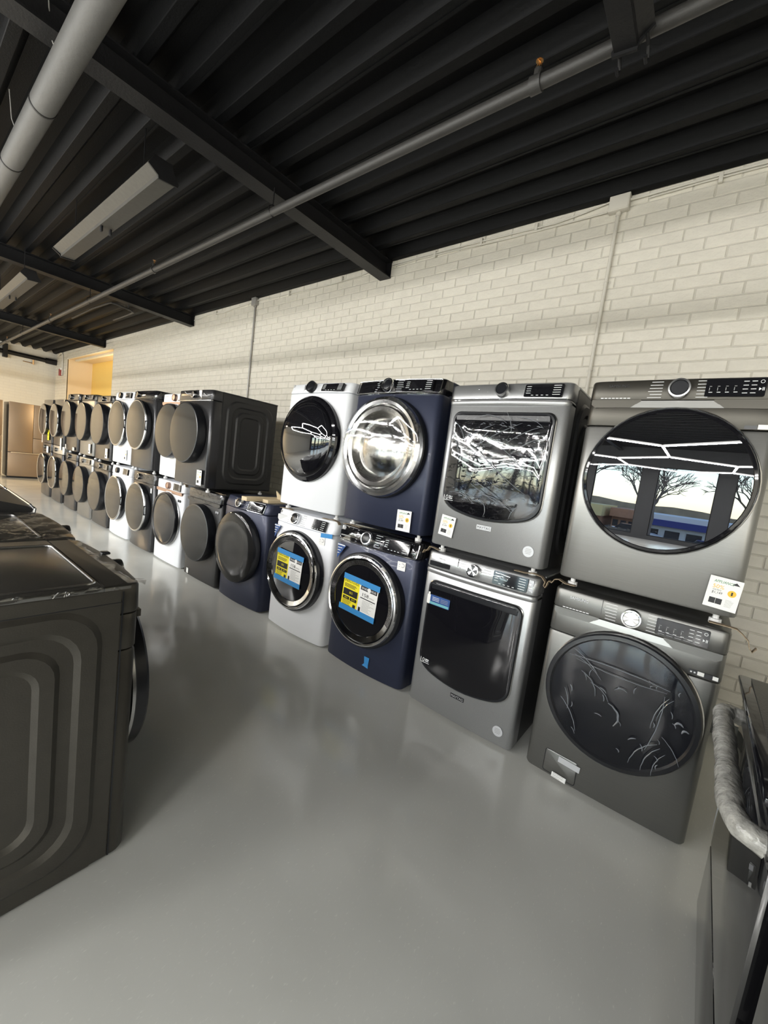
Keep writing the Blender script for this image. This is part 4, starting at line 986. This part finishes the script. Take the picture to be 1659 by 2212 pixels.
Lm2 = machine('clothes_dryer', 'graphite dryer with bright edge and film, second from the laundry towers', 'dryer', -8.035, .991, w=.70, h=.980, zf=.045, zc=.885, tilt=.010, bulge=.020, front='graphite', con='graphite_dark', cab='blackmat', top='blackmat', dkind='smoke', dR=.305, dz=.535, dxo=.0, knobp=(-.03, .036, 'chrome'), disp=(.08, .29, .014), con_film='film_soft')
price_tag(-7.435, 1.150, .095, .150, -.024, 'white price tag on the graphite dryer second from the towers', '$799', 0)
N1 = machine('front_load_washer', 'dark steel washer with a round badge dial, right beside the laundry towers', 'washer', -8.850, 0, w=.70, h=.985, zc=.870, tilt=.004, bulge=.018, front='blackst', con='blackst', cab='blackmat', top='blackmat', dkind='smoke', dR=.305, dz=.535, dxo=.0, knobp=(-.02, .040, 'dark'))
N2 = machine('clothes_dryer', 'dark steel dryer with a round dial, right beside the laundry towers', 'dryer', -8.870, 1.001, w=.70, h=.990, zf=.045, zc=.880, tilt=.004, bulge=.018, front='blackst', con='blackst', cab='blackmat', top='graphite', dkind='smoke', dR=.310, dz=.545, dxo=.0, knobp=(-.02, .046, 'dark'))
sticker(N2['root'], .21, .085, .12, .06, -.022, 'silver_label', label='pale sticker at lower right'); sticker(N2['root'], -.28, .10, .06, .08, -.018, 'silver_label')
# --- two tall laundry towers
def tower(x0, label, ex):
    w, h = .70, 1.945; r = thing('laundry_tower', label, 'laundry tower', (x0 + w / 2, 0, 0), 0, 'laundry machines along the brick wall')
    feet(r, w, .76, .013)
    MB().box(-w / 2 + .001, w / 2 - .001, .10, .76, .013, h - .008, None, .006).build('cabinet', 'blackmat', r)
    MB().box(-w / 2, w / 2, .02, .765, h - .010, h + .004, None, .004).build('top_panel', 'blackmat', r)
    shell(w, .013, .92, .018, .03, .11).build('front_panel', 'blackst', r); shell(w, .925, 1.075, .018, .03, .11, rz=.004).build('control_panel', ex[0], r); shell(w, 1.08, h, .018, .03, .11).build('front_panel', 'blackst', r)
    door(r, 0, .560, .310, 'ring', -.012); door(r, 0, 1.545, .310, 'ring', -.012)
    knob(r, .0, 1.0, -.02, .036, 'dark')
    return r
T1 = tower(-9.735, 'black steel laundry tower nearer the camera, pale strip across its middle', ('graphite_light',))
T2 = tower(-10.560, 'black steel laundry tower at the far end, yellow tag on its front', ('blackst',))
sticker(T2, .200, 1.245, .13, .20, -.024, 'yel_paper', 'hanging_tag', lines=3, ink='ink_black', label='yellow paper tag'); sticker(T2, .17, .955, .14, .13, -.024, 'paper', label='white sheet'); sticker(T1, .25, 1.12, .09, .22, -.016, 'paper', label='white sticker')
sticker(T2, -.345, 1.15, .04, .16, -.01, 'paper')

# --- felt pads squeezed between stacked machines, edges showing
def pad(path, y0, y1, label, t=.003):
    o = MB().ribbon(path, y0, y1, t).build('felt_pad', 'felt', None, angle=60); tag(o, label, 'felt pad', 'felt pads between stacked machines'); return o
def wob(x0, x1, z, n, a): return [(x0 + (x1 - x0) * i / n, z + a * math.sin(i * 1.9 + x0 * 9)) for i in range(n + 1)]
pad([(-.182, .965), (-.176, .985), (-.160, .980), (-.150, 1.000), (-.130, 1.006), (-.10, .9935), (-.065, .9925), (-.05, .9935)], .004, .034, 'tan felt pad edge at left corner under the mirror-doored graphite dryer')
pad([(.470, .9925), (.535, .992), (.560, .990), (.580, .975), (.600, .955), (.606, .930), (.618, .915), (.630, .935)], .004, .034, 'tan felt pad drooping at right corner under the mirror-doored graphite dryer')
pad([(-.36, .9935), (-.30, .994), (-.26, 1.002), (-.215, .996), (-.195, .975), (-.199, .955), (-.188, .945), (-.180, .965)], .004, .034, 'tan felt pad looping at right corner under the slate dryer')
pad([(-.948, .955), (-.940, .975), (-.922, .972), (-.905, 1.004), (-.872, 1.000), (-.84, .9935)], .004, .034, 'tan felt pad bunched at left corner under the slate dryer')
pad([(-1.665, 1.0075), (-1.64, 1.0075), (-1.60, 1.013), (-1.57, 1.008), (-1.50, 1.0075)], .004, .034, 'tan felt pad edge at left corner under the sapphire dryer')
pad([(-1.90, 1.0055), (-1.84, 1.0055), (-1.79, 1.012), (-1.755, 1.008), (-1.727, 1.003), (-1.712, .985), (-1.70, .988)], .004, .034, 'tan felt pad at right corner under the white dome-doored dryer')
pad([(-2.43, 1.0055), (-2.38, 1.0055), (-2.33, 1.012), (-2.27, 1.0055)], .004, .034, 'tan felt pad at left corner under the white dome-doored dryer')
pad([(-3.50, .980), (-3.44, .984), (-3.41, .975), (-3.36, .9805), (-3.341, .9795)], .004, .034, 'tan felt pad at right corner under the black stainless dryer')
pad([(-4.30, .9805), (-4.24, .986), (-4.20, .984), (-4.155, .978), (-4.148, .955)], .004, .034, 'tan felt pad under the copper-trimmed white dryer, right corner')

# --- machines in the left aisle, seen from the side
def aisle_machine(x1, label, front, band, con, top='top_brown', dkind='dark', h=.962, side=(-1,)):
    w = .686
    return machine('clothes_dryer', label, 'dryer', x1 - w, 0, y0=-1.600, w=w, h=h, depth=.76, zc=.862, front=front, con=con, cab='cab_brown', top=top, bulge=.022, dkind=dkind, dR=.308, dz=.52, band=(.742, band), knobp=(.0, .041, 'dark'), words='ink', rotz=PI, emboss=side, group='machines in the left aisle row')
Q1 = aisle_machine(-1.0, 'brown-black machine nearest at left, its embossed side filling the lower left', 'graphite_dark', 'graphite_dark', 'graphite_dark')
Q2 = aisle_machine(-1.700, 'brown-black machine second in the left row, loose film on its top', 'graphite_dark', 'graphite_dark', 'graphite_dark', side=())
for q, zt in ((Q1, 0), (Q2, .0)):
    r = q['root']; w = .686; H = .975
    P = rrect(-.300, .250, .110, .640, .03, 5)
    MB().tube([(a, b, H - .001) for a, b in P] + [(P[0][0], P[0][1], H - .001)], .0055, 6).build('top_bead', 'satin', r, label='bright raised bead on the top')
    # side gap between cabinet and front
    MB().box(-w / 2 - .0025, -w / 2 + .002, .047, .051, .02, .955, 'rim').build('side_seam', None, r, smooth=False)
    MB().box(-w / 2 - .0022, -w / 2 + .002, .05, .755, .918, .9205, 'rim').build('belt_seam', None, r, smooth=False)
    MB().prism([(-.312, .872), (.312, .872), (.312, .848), (.298, .842), (-.298, .842), (-.312, .848)], -.018, .03, 'graphite_dark').build('console_lip', None, r, angle=20)
r = Q1['root']
fl_ = MB()
pts = []
nx_, ny_ = 26, 4
for i in range(nx_ + 1):
    for j in range(ny_ + 1):
        x = -.345 + .69 * i / nx_; t = j / ny_
        pts.append((x, -.012 + .05 * t - .018 * math.sin(i * .9) * (1 - t), .979 + .006 * math.sin(i * 1.3 + j) * (1 - t) - .012 * (1 - t) ** 2))
fl_.add(pts, [(i * (ny_ + 1) + j, i * (ny_ + 1) + j + 1, (i + 1) * (ny_ + 1) + j + 1, (i + 1) * (ny_ + 1) + j) for i in range(nx_) for j in range(ny_)])
fl_.build('protective_film', 'film_grey', r, recalc=False)
sfm = MB(); pts = []
for i in range(31):
    y = .03 + .70 * i / 30
    pts += [(-.3455, y, .979 + .002 * math.sin(i * 1.7)), (-.349 - .002 * math.sin(i * 2.3), y, .972), (-.347, y, .962)]
sfm.add(pts, [(i * 3 + j, i * 3 + j + 1, (i + 1) * 3 + j + 1, (i + 1) * 3 + j) for i in range(30) for j in range(2)]); sfm.build('side_film', 'film_grey', r, recalc=False)
MB().box(.05, .085, -.035, -.005, .972, .982, 'rim', .004).build('film_tab', None, r)
pts = []
for i in range(15):
    for j in range(9):
        x = -.34 + .66 * i / 14; y = .0 + .24 * j / 8
        pts.append((x, y, .9765 + .003 * (1 + math.sin(i * 2.1 + j * 1.3))))
MB().add(pts, [(i * 9 + j, i * 9 + j + 1, (i + 1) * 9 + j + 1, (i + 1) * 9 + j) for i in range(14) for j in range(8)]).build('protective_film', 'film_soft', Q2['root'], recalc=False)
# third in the row: a machine with a curved glass lid and chrome lip
def lid_machine(x1, label, lidm, zt, front_len):
    w = .69; r = thing('top_load_washer', label, 'washer', (x1 - w / 2, -1.62, 0), PI, 'machines in the left aisle row')
    feet(r, w, .70, .015)
    MB().box(-w / 2, w / 2, .0, .72, .015, .955, None, .02).build('cabinet', 'cab_brown', r)
    P = [(.0, .955), (-.008, .985), (.02, 1.0)] + [(.02 + .64 * i / 9, 1.0 + (zt - 1.0) * math.sin(PI / 2 * i / 9)) for i in range(1, 10)] + [(.70, zt), (.70, .955)]
    MB().prism(P, -w / 2 + .004, w / 2 - .004, lidm, 'yz').build('lid', None, r, angle=40, label='curved dark glass lid')
    MB().tube([(-w / 2, -.010, .962), (-w / 2 + .003, -.014, .985), (-w / 2 + .03, .0, 1.002), (w / 2 - .03, .0, 1.002), (w / 2 - .003, -.014, .985), (w / 2, -.010, .962)], .007, 8).build('lid_lip', 'chrome', r, label='chrome lip along the lid edge')
    MB().box(-.30, .30, -.012, .01, .85, .93, 'black', .004).build('control_panel', None, r)
    knob(r, 0, .89, -.012, .03, 'chrome')
    return r
lid_machine(-2.425, 'dark washer with curved glass lid and chrome lip, third in the left row', 'blackmat', 1.10, 0)
lid_machine(-3.17, 'dark washer with cloudy wrapped lid, last visible in the left row', 'blackst', 1.09, 0)

# ------------------------------------------------------------------ kitchen ranges at the right edge
def kitchen_range(y_far, label, wrap, bar=True):
    """front faces -x at X = .597, built along y"""
    XF = .597; D = .66; W = .765
    r = thing('kitchen_range', label, 'range', (XF, y_far, 0), -PI / 2, 'black ranges at the right edge')
    # local: x across (0 .. W, far end first), y into the body, z up
    MB().box(.003, W - .003, .035, D, .02, .885, None, .004).build('body', 'blackmat', r)
    MB().box(.0, W, .0, .05, .035, .262, None, .0015).build('drawer', 'range', r)
    d = MB().box(.0, W, .0, .05, .275, .755, None, .0015).build('oven_door', 'range', r)
    MB().box(.0, W, -.004, .05, .758, .880, None, .005).build('control_panel', 'range', r)
    t = MB(); t.box(-.003, W + .003, -.030, D, .882, .902, None, .006); t.build('cooktop', 'black', r)
    MB().box(.02, W - .02, .0, D - .03, .902, .906, None, .001).build('cooktop_plate', 'cooktop', r)
    for zz in (.770, .815, .868): MB().box(.004, W - .004, -.0068, -.003, zz, zz + .003, 'satin').build('panel_line', None, r, smooth=False)
    for i in range(4):
        a, b = .10 + .32 * (i % 2), .14 + .28 * (i // 2)
        g = MB(); 
        for k in range(3): g.box(a + .10 * k, a + .10 * k + .012, b, b + .22, .906, .924); 
        g.box(a, a + .212, b + .10, b + .112, .906, .920); g.build('grate', 'rubber', r, smooth=False)
    P = [(.055, .0, .775), (.055, -.028, .778)] + [(.065 + .015 * i, -.048 - .004 * i, .780) for i in range(3)] + [(.12 + .52 * i / 14, -.056, .780) for i in range(15)] + [(W - .10, -.050, .780), (W - .07, -.040, .779), (W - .058, -.02, .778), (W - .055, .0, .775)]
    if wrap:
        pts = []
        for p, q in zip(P, P[1:]):
            for k in range(4): pts.append(tuple(p[c] + (q[c] - p[c]) * k / 4 for c in range(3)))
        pts.append(P[-1])
        rs = [.027 + .0012 * math.sin(i * .55) + .0015 * math.sin(i * .21) for i in range(len(pts))]
        for i in range(len(pts)): 
            if i < 10: rs[i] = .026 + .002 * (i % 2)
        h = MB().tube(P, .012, 10).build('door_handle', 'satin', d)
        MB().tube(pts, rs, 14).build('handle_wrap', 'wrap', d, angle=70, label='crumpled clear wrap on the handle')
    elif bar:
        MB().tube(P, .014, 12).build('door_handle', 'satin', d)
    else:
        MB().box(.08, W - .08, -.006, .004, .700, .742, 'rim', .004).build('door_handle', None, d, label='shallow black finger grip')
    return r
m = mat('cloudy_handle_wrap', (.36, .355, .33), .16, noise=(40, .3), bump=(75, .45)); MT['wrap'] = m
R1 = kitchen_range(-.275, 'black range with film-wrapped handle at the right edge', True)
R2 = kitchen_range(-1.172, 'black range nearest the camera at the lower right corner', False, False)
st = MB(); P0 = [(.045, -.030, .760), (.090, -.030, .735), (.030, -.012, .56), (.085, -.016, .55), (.010, -.006, .41), (.055, -.008, .44), (.0, -.005, .29), (.018, -.006, .34)]
st.add(P0, [(0, 1, 3, 2), (2, 3, 5, 4), (4, 5, 7, 6)]); o = st.build('film_strip', 'strip', R1, recalc=False, label='strip of pale film hanging off the door corner') if False else None
MT['strip'] = mat('pale_film_strip', (.42, .45, .50), .35, noise=(30, .15))
o = MB().add(P0, [(0, 1, 3, 2), (2, 3, 5, 4), (4, 5, 7, 6)]).build('film_strip', 'strip', R1, recalc=False, label='strip of pale film hanging off the door corner')

# ------------------------------------------------------------------ refrigerators by the end wall
def fridge(y0, label):
    W, H = .91, 1.90; r = thing('refrigerator', label, 'refrigerator', (-13.30, y0, 0), PI / 2, 'bronze refrigerators by the end wall')
    # local x along world +y, local -y is world +x
    for x in (.06, W - .06):
        MB().tube([(x, .1, 0), (x, .1, .04)], .02, 8).build('foot', 'rubber', r)
    MB().box(.004, W - .004, .07, .72, .03, H - .01, None, .008).build('cabinet', 'cab', r)
    MB().box(.002, W * .5 + .05 - .004 + .0, .0, .066, 1.03, H, None, .008).build('door', 'bronze', r) if False else None
    xm = W * .52
    MB().box(.0, xm - .003, .0, .066, .66, H, None, .008).build('door', 'bronze', r)
    MB().box(xm + .003, W, .0, .066, 1.05, H, None, .008).build('door', 'bronze', r)
    MB().box(xm + .003, W, .0, .066, .66, 1.044, None, .008).build('door', 'bronze', r)
    dr = MB().box(.0, W, .0, .066, .05, .648, None, .008).build('freezer_drawer', 'bronze', r)
    MB().box(.05, W - .05, -.035, -.015, .640, .662, 'bronze_trim', .006).build('drawer_handle', None, dr)
    MB().box(.0, W, .08, .09, .0, .05, 'rubber').build('kick_plate', None, r, smooth=False)
    return r
fridge(-.135, 'bronze refrigerator with a pale handle bar, just left of the far laundry tower')
fridge(-1.16, 'bronze refrigerator at the left picture edge behind the aisle row')

# ------------------------------------------------------------------ things under the ceiling
pm = thing('sprinkler_pipe', 'long dark grey sprinkler pipe hung under the beams along the brick wall', 'pipe', (0, -.222, 3.30))
MB().tube([(XL + .1, 0, 0), (XR - .1, 0, 0)], .029, 14).build('pipe', 'pipe_grey', pm)
def sprinkler(x):
    MB().tube([(x - .026, 0, 0), (x + .026, 0, 0)], .0365, 14).build('tee_fitting', 'pipe_grey', pm)
    h = MB().tube([(x, 0, .02), (x, 0, .062)], .019, 10).build('sprinkler_neck', 'pipe_grey', pm)
    mb = MB(); mb.tube([(x - .011, 0, .062), (x - .014, 0, .078), (x - .004, 0, .094), (x, 0, .098)], .0028, 6); mb.tube([(x + .011, 0, .062), (x + .014, 0, .078), (x + .004, 0, .094), (x, 0, .098)], .0028, 6)
    mb.tube([(x, 0, .060), (x, 0, .092)], .004, 8)
    mb.tube([(x, 0, .098), (x, 0, .100)], .017, 12)
    mb.build('sprinkler_head', 'brass', pm, label='bright brass sprinkler head')
for x in (-.555, -4.80, -9.20, -13.2): sprinkler(x)
for x in (-2.60, -2.62 - 4.4, -11.5):
    MB().tube([(x, 0, .04), (x, 0, .178)], .005, 6).tube([(x, -.035, .0), (x, -.034, .03), (x, 0, .055), (x, .034, .03), (x, .035, 0), (x, .0, -.035), (x, -.035, 0)], .005, 6).build('hanger', 'steel_black', pm)
dp = thing('round_duct', 'fat grey round pipe running along the ceiling at upper left', 'duct', (0, -1.527, 3.30))
MB().tube([(XL + .05, 0, 0), (XR - .05, 0, 0)], .0635, 28).build('pipe', 'duct', dp)
for x in (-3.02, -3.92, -1.2, -6.5, -9.0):
    MB().tube([(x - .008, 0, 0), (x - .007, 0, 0), (x + .007, 0, 0), (x + .008, 0, 0)], [.0635, .0665, .0665, .0635], 28).build('joint_band', 'steel_black' if x > -6 else 'duct', dp)
for x in (-2.15, -2.72, -3.75):
    MB().tube([(x, .02, .06), (x - .02, -.03, .20), (x + .01, -.05, .36)], .003, 5).build('hanging_wire', 'conduit_grey', dp)
def strip_light(x0, x1, y, z, label, rotz=0., m='fixture', k=1.):
    Ln = x1 - x0; r = thing('strip_light', label, 'light fixture', ((x0 + x1) / 2, y, z), rotz, 'unlit strip lights between the beams'); h = Ln / 2
    prof = [(-.085, .035), (-.083, .028), (-.030, .004), (-.028, .012), (.028, .012), (.030, .004), (.083, .028), (.085, .035), (.060, .055), (.045, .10), (-.045, .10), (-.060, .055)]
    prof = [(-.095, .058), (-.030, .022), (-.026, .0), (.085, .012), (.090, .020), (.060, .06), (.045, .11), (-.055, .11), (-.092, .066)]
    prof = [(a * k, b) for a, b in prof]
    MB().prism(prof, -h, h, m, 'yz').build('reflector', None, r, angle=20)
    for sx in (-h - .012, h): MB().prism([(a * k, b) for a, b in [(-.10, .050), (-.034, .006), (-.03, -.012), (.095, .0), (.10, .02), (.065, .07), (.05, .12), (-.06, .12)]], sx, sx + .012, 'steel_black', 'yz').build('end_plate', None, r, smooth=False)
    for sy in (-.012, .055): MB().box(-.02, .02, sy - .008, sy + .008, -.045, .004, None, .005).build('lamp_holder', 'steel_black', r)
    for sx in (-h * .7, h * .7): MB().tube([(sx, 0, .10), (sx, 0, CEIL - z)], .004, 6).build('hanging_rod', 'steel_black', r)
    return r
strip_light(-5.22, -2.84, -.925, 3.19, 'unlit strip light with grey reflector between the two nearest beams')
strip_light(-9.00, -6.55, -.960, 3.19, 'unlit strip light beyond the second beam at the left edge')
st3 = strip_light(-.145 - .56, -.145 + .56, -.845, 3.20, 'dark strip light end hanging over the brass sprinkler, upper right', PI / 2, 'steel_black', .74)
for sy in (-.05, .05): MB().tube([(.555, sy, .03), (.60, sy, .02), (.625, sy, -.01), (.61, sy, -.035), (.585, sy, -.03)], .007, 8).build('hook', 'steel_black', st3)
# branch pipe with an elbow and drop past the second beam
bp_ = thing('branch_pipe', 'thin dark branch pipe with an elbow beyond the second beam', 'pipe', (0, 0, 3.42))
MB().tube([(-9.0, .04, -.02), (-7.9, .05, 0), (-7.25, .08, 0), (-7.18, .10, 0), (-7.16, .16, 0), (-7.25, .40, 0), (-7.30, .44, 0), (-7.5, .45, 0), (-8.2, .44, -.01)], .014, 8).build('pipe', 'pipe_grey', bp_)
MB().tube([(-7.28, .36, .0), (-7.28, .36, .16)], .012, 8).build('hanger', 'pipe_grey', bp_)
# conduits, boxes and cables on the brick wall
def conduit(x, zt, label, m, box_w, xoff=0., bot=.6):
    yw = WALL_Y - .006
    r = thing('wall_conduit', label, 'conduit', (x, yw, 0), 0, 'conduits down the brick wall')
    MB().tube([(0, -.016, bot), (-.002, -.016, 2.6), (0, -.016, zt - .11)], .0125, 10).build('pipe', m, r)
    MB().box(-box_w / 2, box_w / 2, -.055, 0, zt - .11, zt, None, .004).build('junction_box', m, r)
    MB().box(-box_w / 2 + .006, box_w / 2 - .006, -.058, -.054, zt - .104, zt - .006, None, .002).build('box_cover', m, r)
    MB().tube([(0, -.016, zt - .135), (0, -.016, zt - .11)], .017, 10).build('connector', m, r)
    for z in (3.05, 2.4): MB().box(-.030, .030, -.005, 0, z - .009, z + .009, m, .002).tube([(-.013, -.004, z), (-.012, -.024, z), (0, -.030, z), (.012, -.024, z), (.013, -.004, z)], .003, 5, m).build('strap', None, r)
    return r
conduit(-.482, 3.655, 'cream conduit and box on the bricks above the mirror-doored graphite dryer', 'conduit', .135)
conduit(-5.18, 3.660, 'grey conduit and small box on the bricks above the black stainless dryer', 'conduit_grey', .11)
cb = thing('wall_cables', 'painted cables clipped along the top of the brick wall', 'cable', (0, WALL_Y - .008, 3.62))
def cable(pts, r, m='conduit'): MB().tube(pts, r, 7).build('cable', m, cb)
random.seed(3)
def run(x0, x1, z, n, a): return [(x0 + (x1 - x0) * i / n, -.010 - .003 * random.random(), z + a * math.sin(i * .8 + x0)) for i in range(n + 1)]
cable([(-.42, -.02, -.005)] + run(-.30, 2.0, .0, 14, .003), .009)
cable(run(-.30, 2.0, -.020, 14, .004), .006)
cable([(-2.64, -.01, -.010), (-2.3, -.012, -.008), (-1.8, -.012, -.012), (-1.35, -.012, -.020), (-.95, -.012, -.030), (-.75, -.014, -.012), (-.55, -.02, .015)], .006)
cable([(-2.64, -.01, -.03), (-2.3, -.012, -.022), (-1.8, -.012, -.034), (-1.35, -.012, -.052), (-.95, -.012, -.052), (-.56, -.02, -.055)], .006)
cable([(-5.12, -.02, -.005), (-4.7, -.012, -.02), (-4.2, -.012, -.03), (-3.6, -.012, -.045), (-3.1, -.012, -.035), (-2.83, -.01, -.0)], .006)
cable([(-7.04, -.012, -.05), (-6.5, -.012, -.02), (-6.1, -.012, -.045), (-5.6, -.012, -.02), (-5.24, -.02, -.005)], .008)
cable([(-14.9, -.012, -.02), (-14.2, -.012, -.05), (-13.4, -.012, -.02), (-12.6, -.012, -.06), (-11.75, -.01, -.0)], .012)
clips = MB()
for x in (-2.1, -1.6, -1.1, .1, .55, 1.1, -4.4, -3.4, -6.3): clips.box(x - .012, x + .012, -.024, 0, -.05, .012, 'conduit', .003)
clips.build('cable_clips', None, cb)
# fire alarm and its conduit, end-wall pipe with a valve
fa = thing('fire_alarm', 'small red fire alarm box on the pilaster near the far corner', 'alarm', (-15.32, WALL_Y - .006, 3.06))
MB().box(-.11, .11, -.06, 0, -.10, .10, None, .01).build('box', 'red', fa); MB().box(.06, .125, -.065, 0, .06, .115, 'paper').build('strobe', None, fa, smooth=False)
MB().tube([(.13, -.02, -.10), (.13, -.02, .50), (.10, -.03, .55), (-.10, -.03, .56), (-.3, -.04, .50)], .022, 8).build('conduit', 'conduit', fa)
ep = thing('end_wall_pipe', 'black pipe on brackets across the top of the end wall', 'pipe', (XL, 0, 3.38))
MB().tube([(.09, -3.2, 0), (.09, 1.05, 0), (.09, 1.05, 0), (.09, 1.30, 0)], [.062, .062, .085, .085], 14).build('pipe', 'steel_black', ep)
for y in (.13, -1.5): MB().box(.0, .18, y - .05, y + .05, -.16, .22, None, .004).build('bracket', 'steel_black', ep, smooth=False)
MB().tube([(.09, .76, -.06), (.09, .76, -.20)], .02, 8).tube([(.09, .52, -.16), (.09, .78, -.17)], .012, 6).build('valve', 'brass', ep)

# ------------------------------------------------------------------ the street beyond the windows (seen in the reflections)
MT['asphalt'] = mat('asphalt', (.26, .255, .25), .9, noise=(3, .15)); MT['hill'] = mat('winter_hill', (.30, .23, .15), .9, noise=(.3, .3))
MT['ybuild'] = mat('yellow_render', (.80, .60, .26), .8); MT['orange_brick'] = mat('orange_brick', (.48, .23, .12), .85, noise=(4, .1)); MT['white_build'] = mat('white_render', (.78, .76, .72), .8)
MT['blue_fascia'] = mat('blue_fascia', (.03, .04, .20), .5); MT['bark'] = mat('grey_bark', (.17, .13, .10), .9); MT['hedge'] = mat('brown_hedge', (.14, .10, .06), .95, noise=(5, .4)); MT['carpaint'] = mat('silver_car_paint', (.45, .47, .50), .25, metal=.5)
MT['carwhite'] = mat('white_car_paint', (.75, .75, .75), .25); MT['dark_glass'] = mat('dark_shop_glass', (.02, .025, .03), .08)
g = struct(MB().add([(-120, YF - .3, -.06), (120, YF - .3, -.06), (120, -24, -.3), (-120, -24, -.3), (120, -36, -2.2), (-120, -36, -2.2), (120, -140, -2.4), (-120, -140, -2.4)], [(0, 1, 2, 3), (3, 2, 4, 5), (5, 4, 6, 7)]).build('ground', 'asphalt', smooth=False))
hl = MB(); hp = []
for i in range(41): hp.append((-120 + 6 * i, 1.0 + .3 * math.sin(i * .5) + .4 * math.sin(i * 1.7)))
hl.prism([(-120, -3)] + [(a, b) for a, b in hp] + [(120, -3)], -128, -120, 'hill'); struct(hl.build('hill', None, smooth=False))
def block(name, label, x0, x1, y0, d, h, m, fascia, fh, nwin):
    r = thing(name, label, 'building', ((x0 + x1) / 2, y0, -2.35)); w = (x1 - x0) / 2
    MB().box(-w, w, -d, 0, 0, h).build('wall', m, r, smooth=False); MB().box(-w - .2, w + .2, -d, .9, h - fh, h + .1).build('fascia', fascia, r, smooth=False)
    if fascia == 'blue_fascia': MB().box(-w - .6, w + .6, -d, .4, h + .1, h + .55).build('roof', 'white_build', r, smooth=False)
    for i in range(nwin):
        a = -w + 2 * w * (i + .15) / nwin; b = -w + 2 * w * (i + .85) / nwin
        MB().box(a, b, -.02, .06, .4, h - fh - .4).build('window', 'dark_glass', r, smooth=False)
    return r
block('shop_building', 'low yellow shop building across the street, seen in the dryer door', -16.0, -9.9, -56, 10, 2.75, 'orange_brick', 'ybuild', 1.3, 5)
block('brick_building', 'orange brick shop beside the yellow one, seen in the dryer door', -8.9, -6.2, -58, 10, 2.6, 'orange_brick', 'orange_brick', 1.0, 3)
block('canopy_building', 'white shop with a blue fascia, seen in the dryer door', -4.3, 6, -46, 9, 2.3, 'white_build', 'blue_fascia', .50, 6)
block('white_building', 'pale far building behind the trees', 12, 30, -60, 10, 2.9, 'white_build', 'white_build', .8, 6)
block('long_building', 'long pale building at the far left across the street', -48, -18, -62, 10, 3.0, 'white_build', 'ybuild', 1.0, 9)
def tree(x, y, h, seed, label):
    rnd = random.Random(seed); t = MB()
    def grow(p, d, L, r, lv):
        q = p + d * L; mid = p + d * L * .5 + Vector((rnd.uniform(-1, 1), rnd.uniform(-1, 1), rnd.uniform(-1, 1))) * L * .06
        t.tube([p, mid, q], [r, r * .85, r * .66], 5 if lv < 2 else 3, cap=False)
        if lv == 6: return
        for k in range(3 if lv < 4 else 3):
            a = rnd.uniform(0, 2 * PI); s_ = rnd.uniform(.35, .85); o = d.orthogonal().normalized(); o = Matrix.Rotation(a, 3, d) @ o
            grow(p + d * L * rnd.uniform(.7, 1), (d + o * s_ + Vector((0, 0, .12))).normalized(), L * rnd.uniform(.66, .86), r * .66, lv + 1)
    grow(Vector((0, 0, 0)), Vector((rnd.uniform(-.05, .05), 0, 1)).normalized(), h * .24, h * .018, 0)
    o = t.build('bare_tree', 'bark', None, (x, y, -2.0), smooth=False, recalc=False); tag(o, label, 'tree', 'bare street trees')
tree(-8.6, -36, 11, 4, 'bare winter tree at the left of the dryer-door reflection'); tree(-2.4, -31, 10, 11, 'bare winter tree in the middle of the dryer-door reflection'); tree(3.4, -38, 11, 23, 'bare winter tree at the right of the dryer-door reflection')
tree(-13, -40, 9, 31, 'bare winter tree beyond the windows, left of the yellow shop'); tree(13, -36, 9, 37, 'bare winter tree beyond the windows, far right')
def car(x, y, m, label):
    r = thing('car', label, 'car', (x, y, -2.25), 0, 'parked cars')
    MB().prism([(-2.2, .35), (2.2, .35), (2.25, .75), (1.5, .9), (-2.1, .95), (-2.2, .6)], -.9, .9, m).build('body', None, r, angle=20)
    MB().prism([(-1.7, .93), (1.1, .90), (.5, 1.42), (-1.2, 1.45)], -.78, .78, 'dark_glass').build('windows', None, r, angle=20)
    for a in (-1.35, 1.35):
        for b in (-.9, .72): MB().lathe([(.33, 0), (.33, .18), (0, .18)], a, .33, 16, 'rubber', y0=b).build('wheel', None, r)
car(-4.6, -44, 'carwhite', 'white car parked before the orange brick shop'); car(1.5, -36, 'carpaint', 'silver car parked before the blue-fascia shop'); car(-11, -46, 'carpaint', 'silver car parked before the yellow shop')
hd = MB()
for i in range(14): hd.lathe([(0, -.6), (.5, -.45), (.75, 0), (.5, .45), (0, .6)], -2.4 + .35 * i * .7, .55 + .1 * math.sin(i * 2.), 7, 'hedge')
hd = hd.build('hedge', None, None, (-4.6, -40, -2.4), smooth=False); tag(hd, 'clipped brown hedge by the kerb outside', 'hedge')
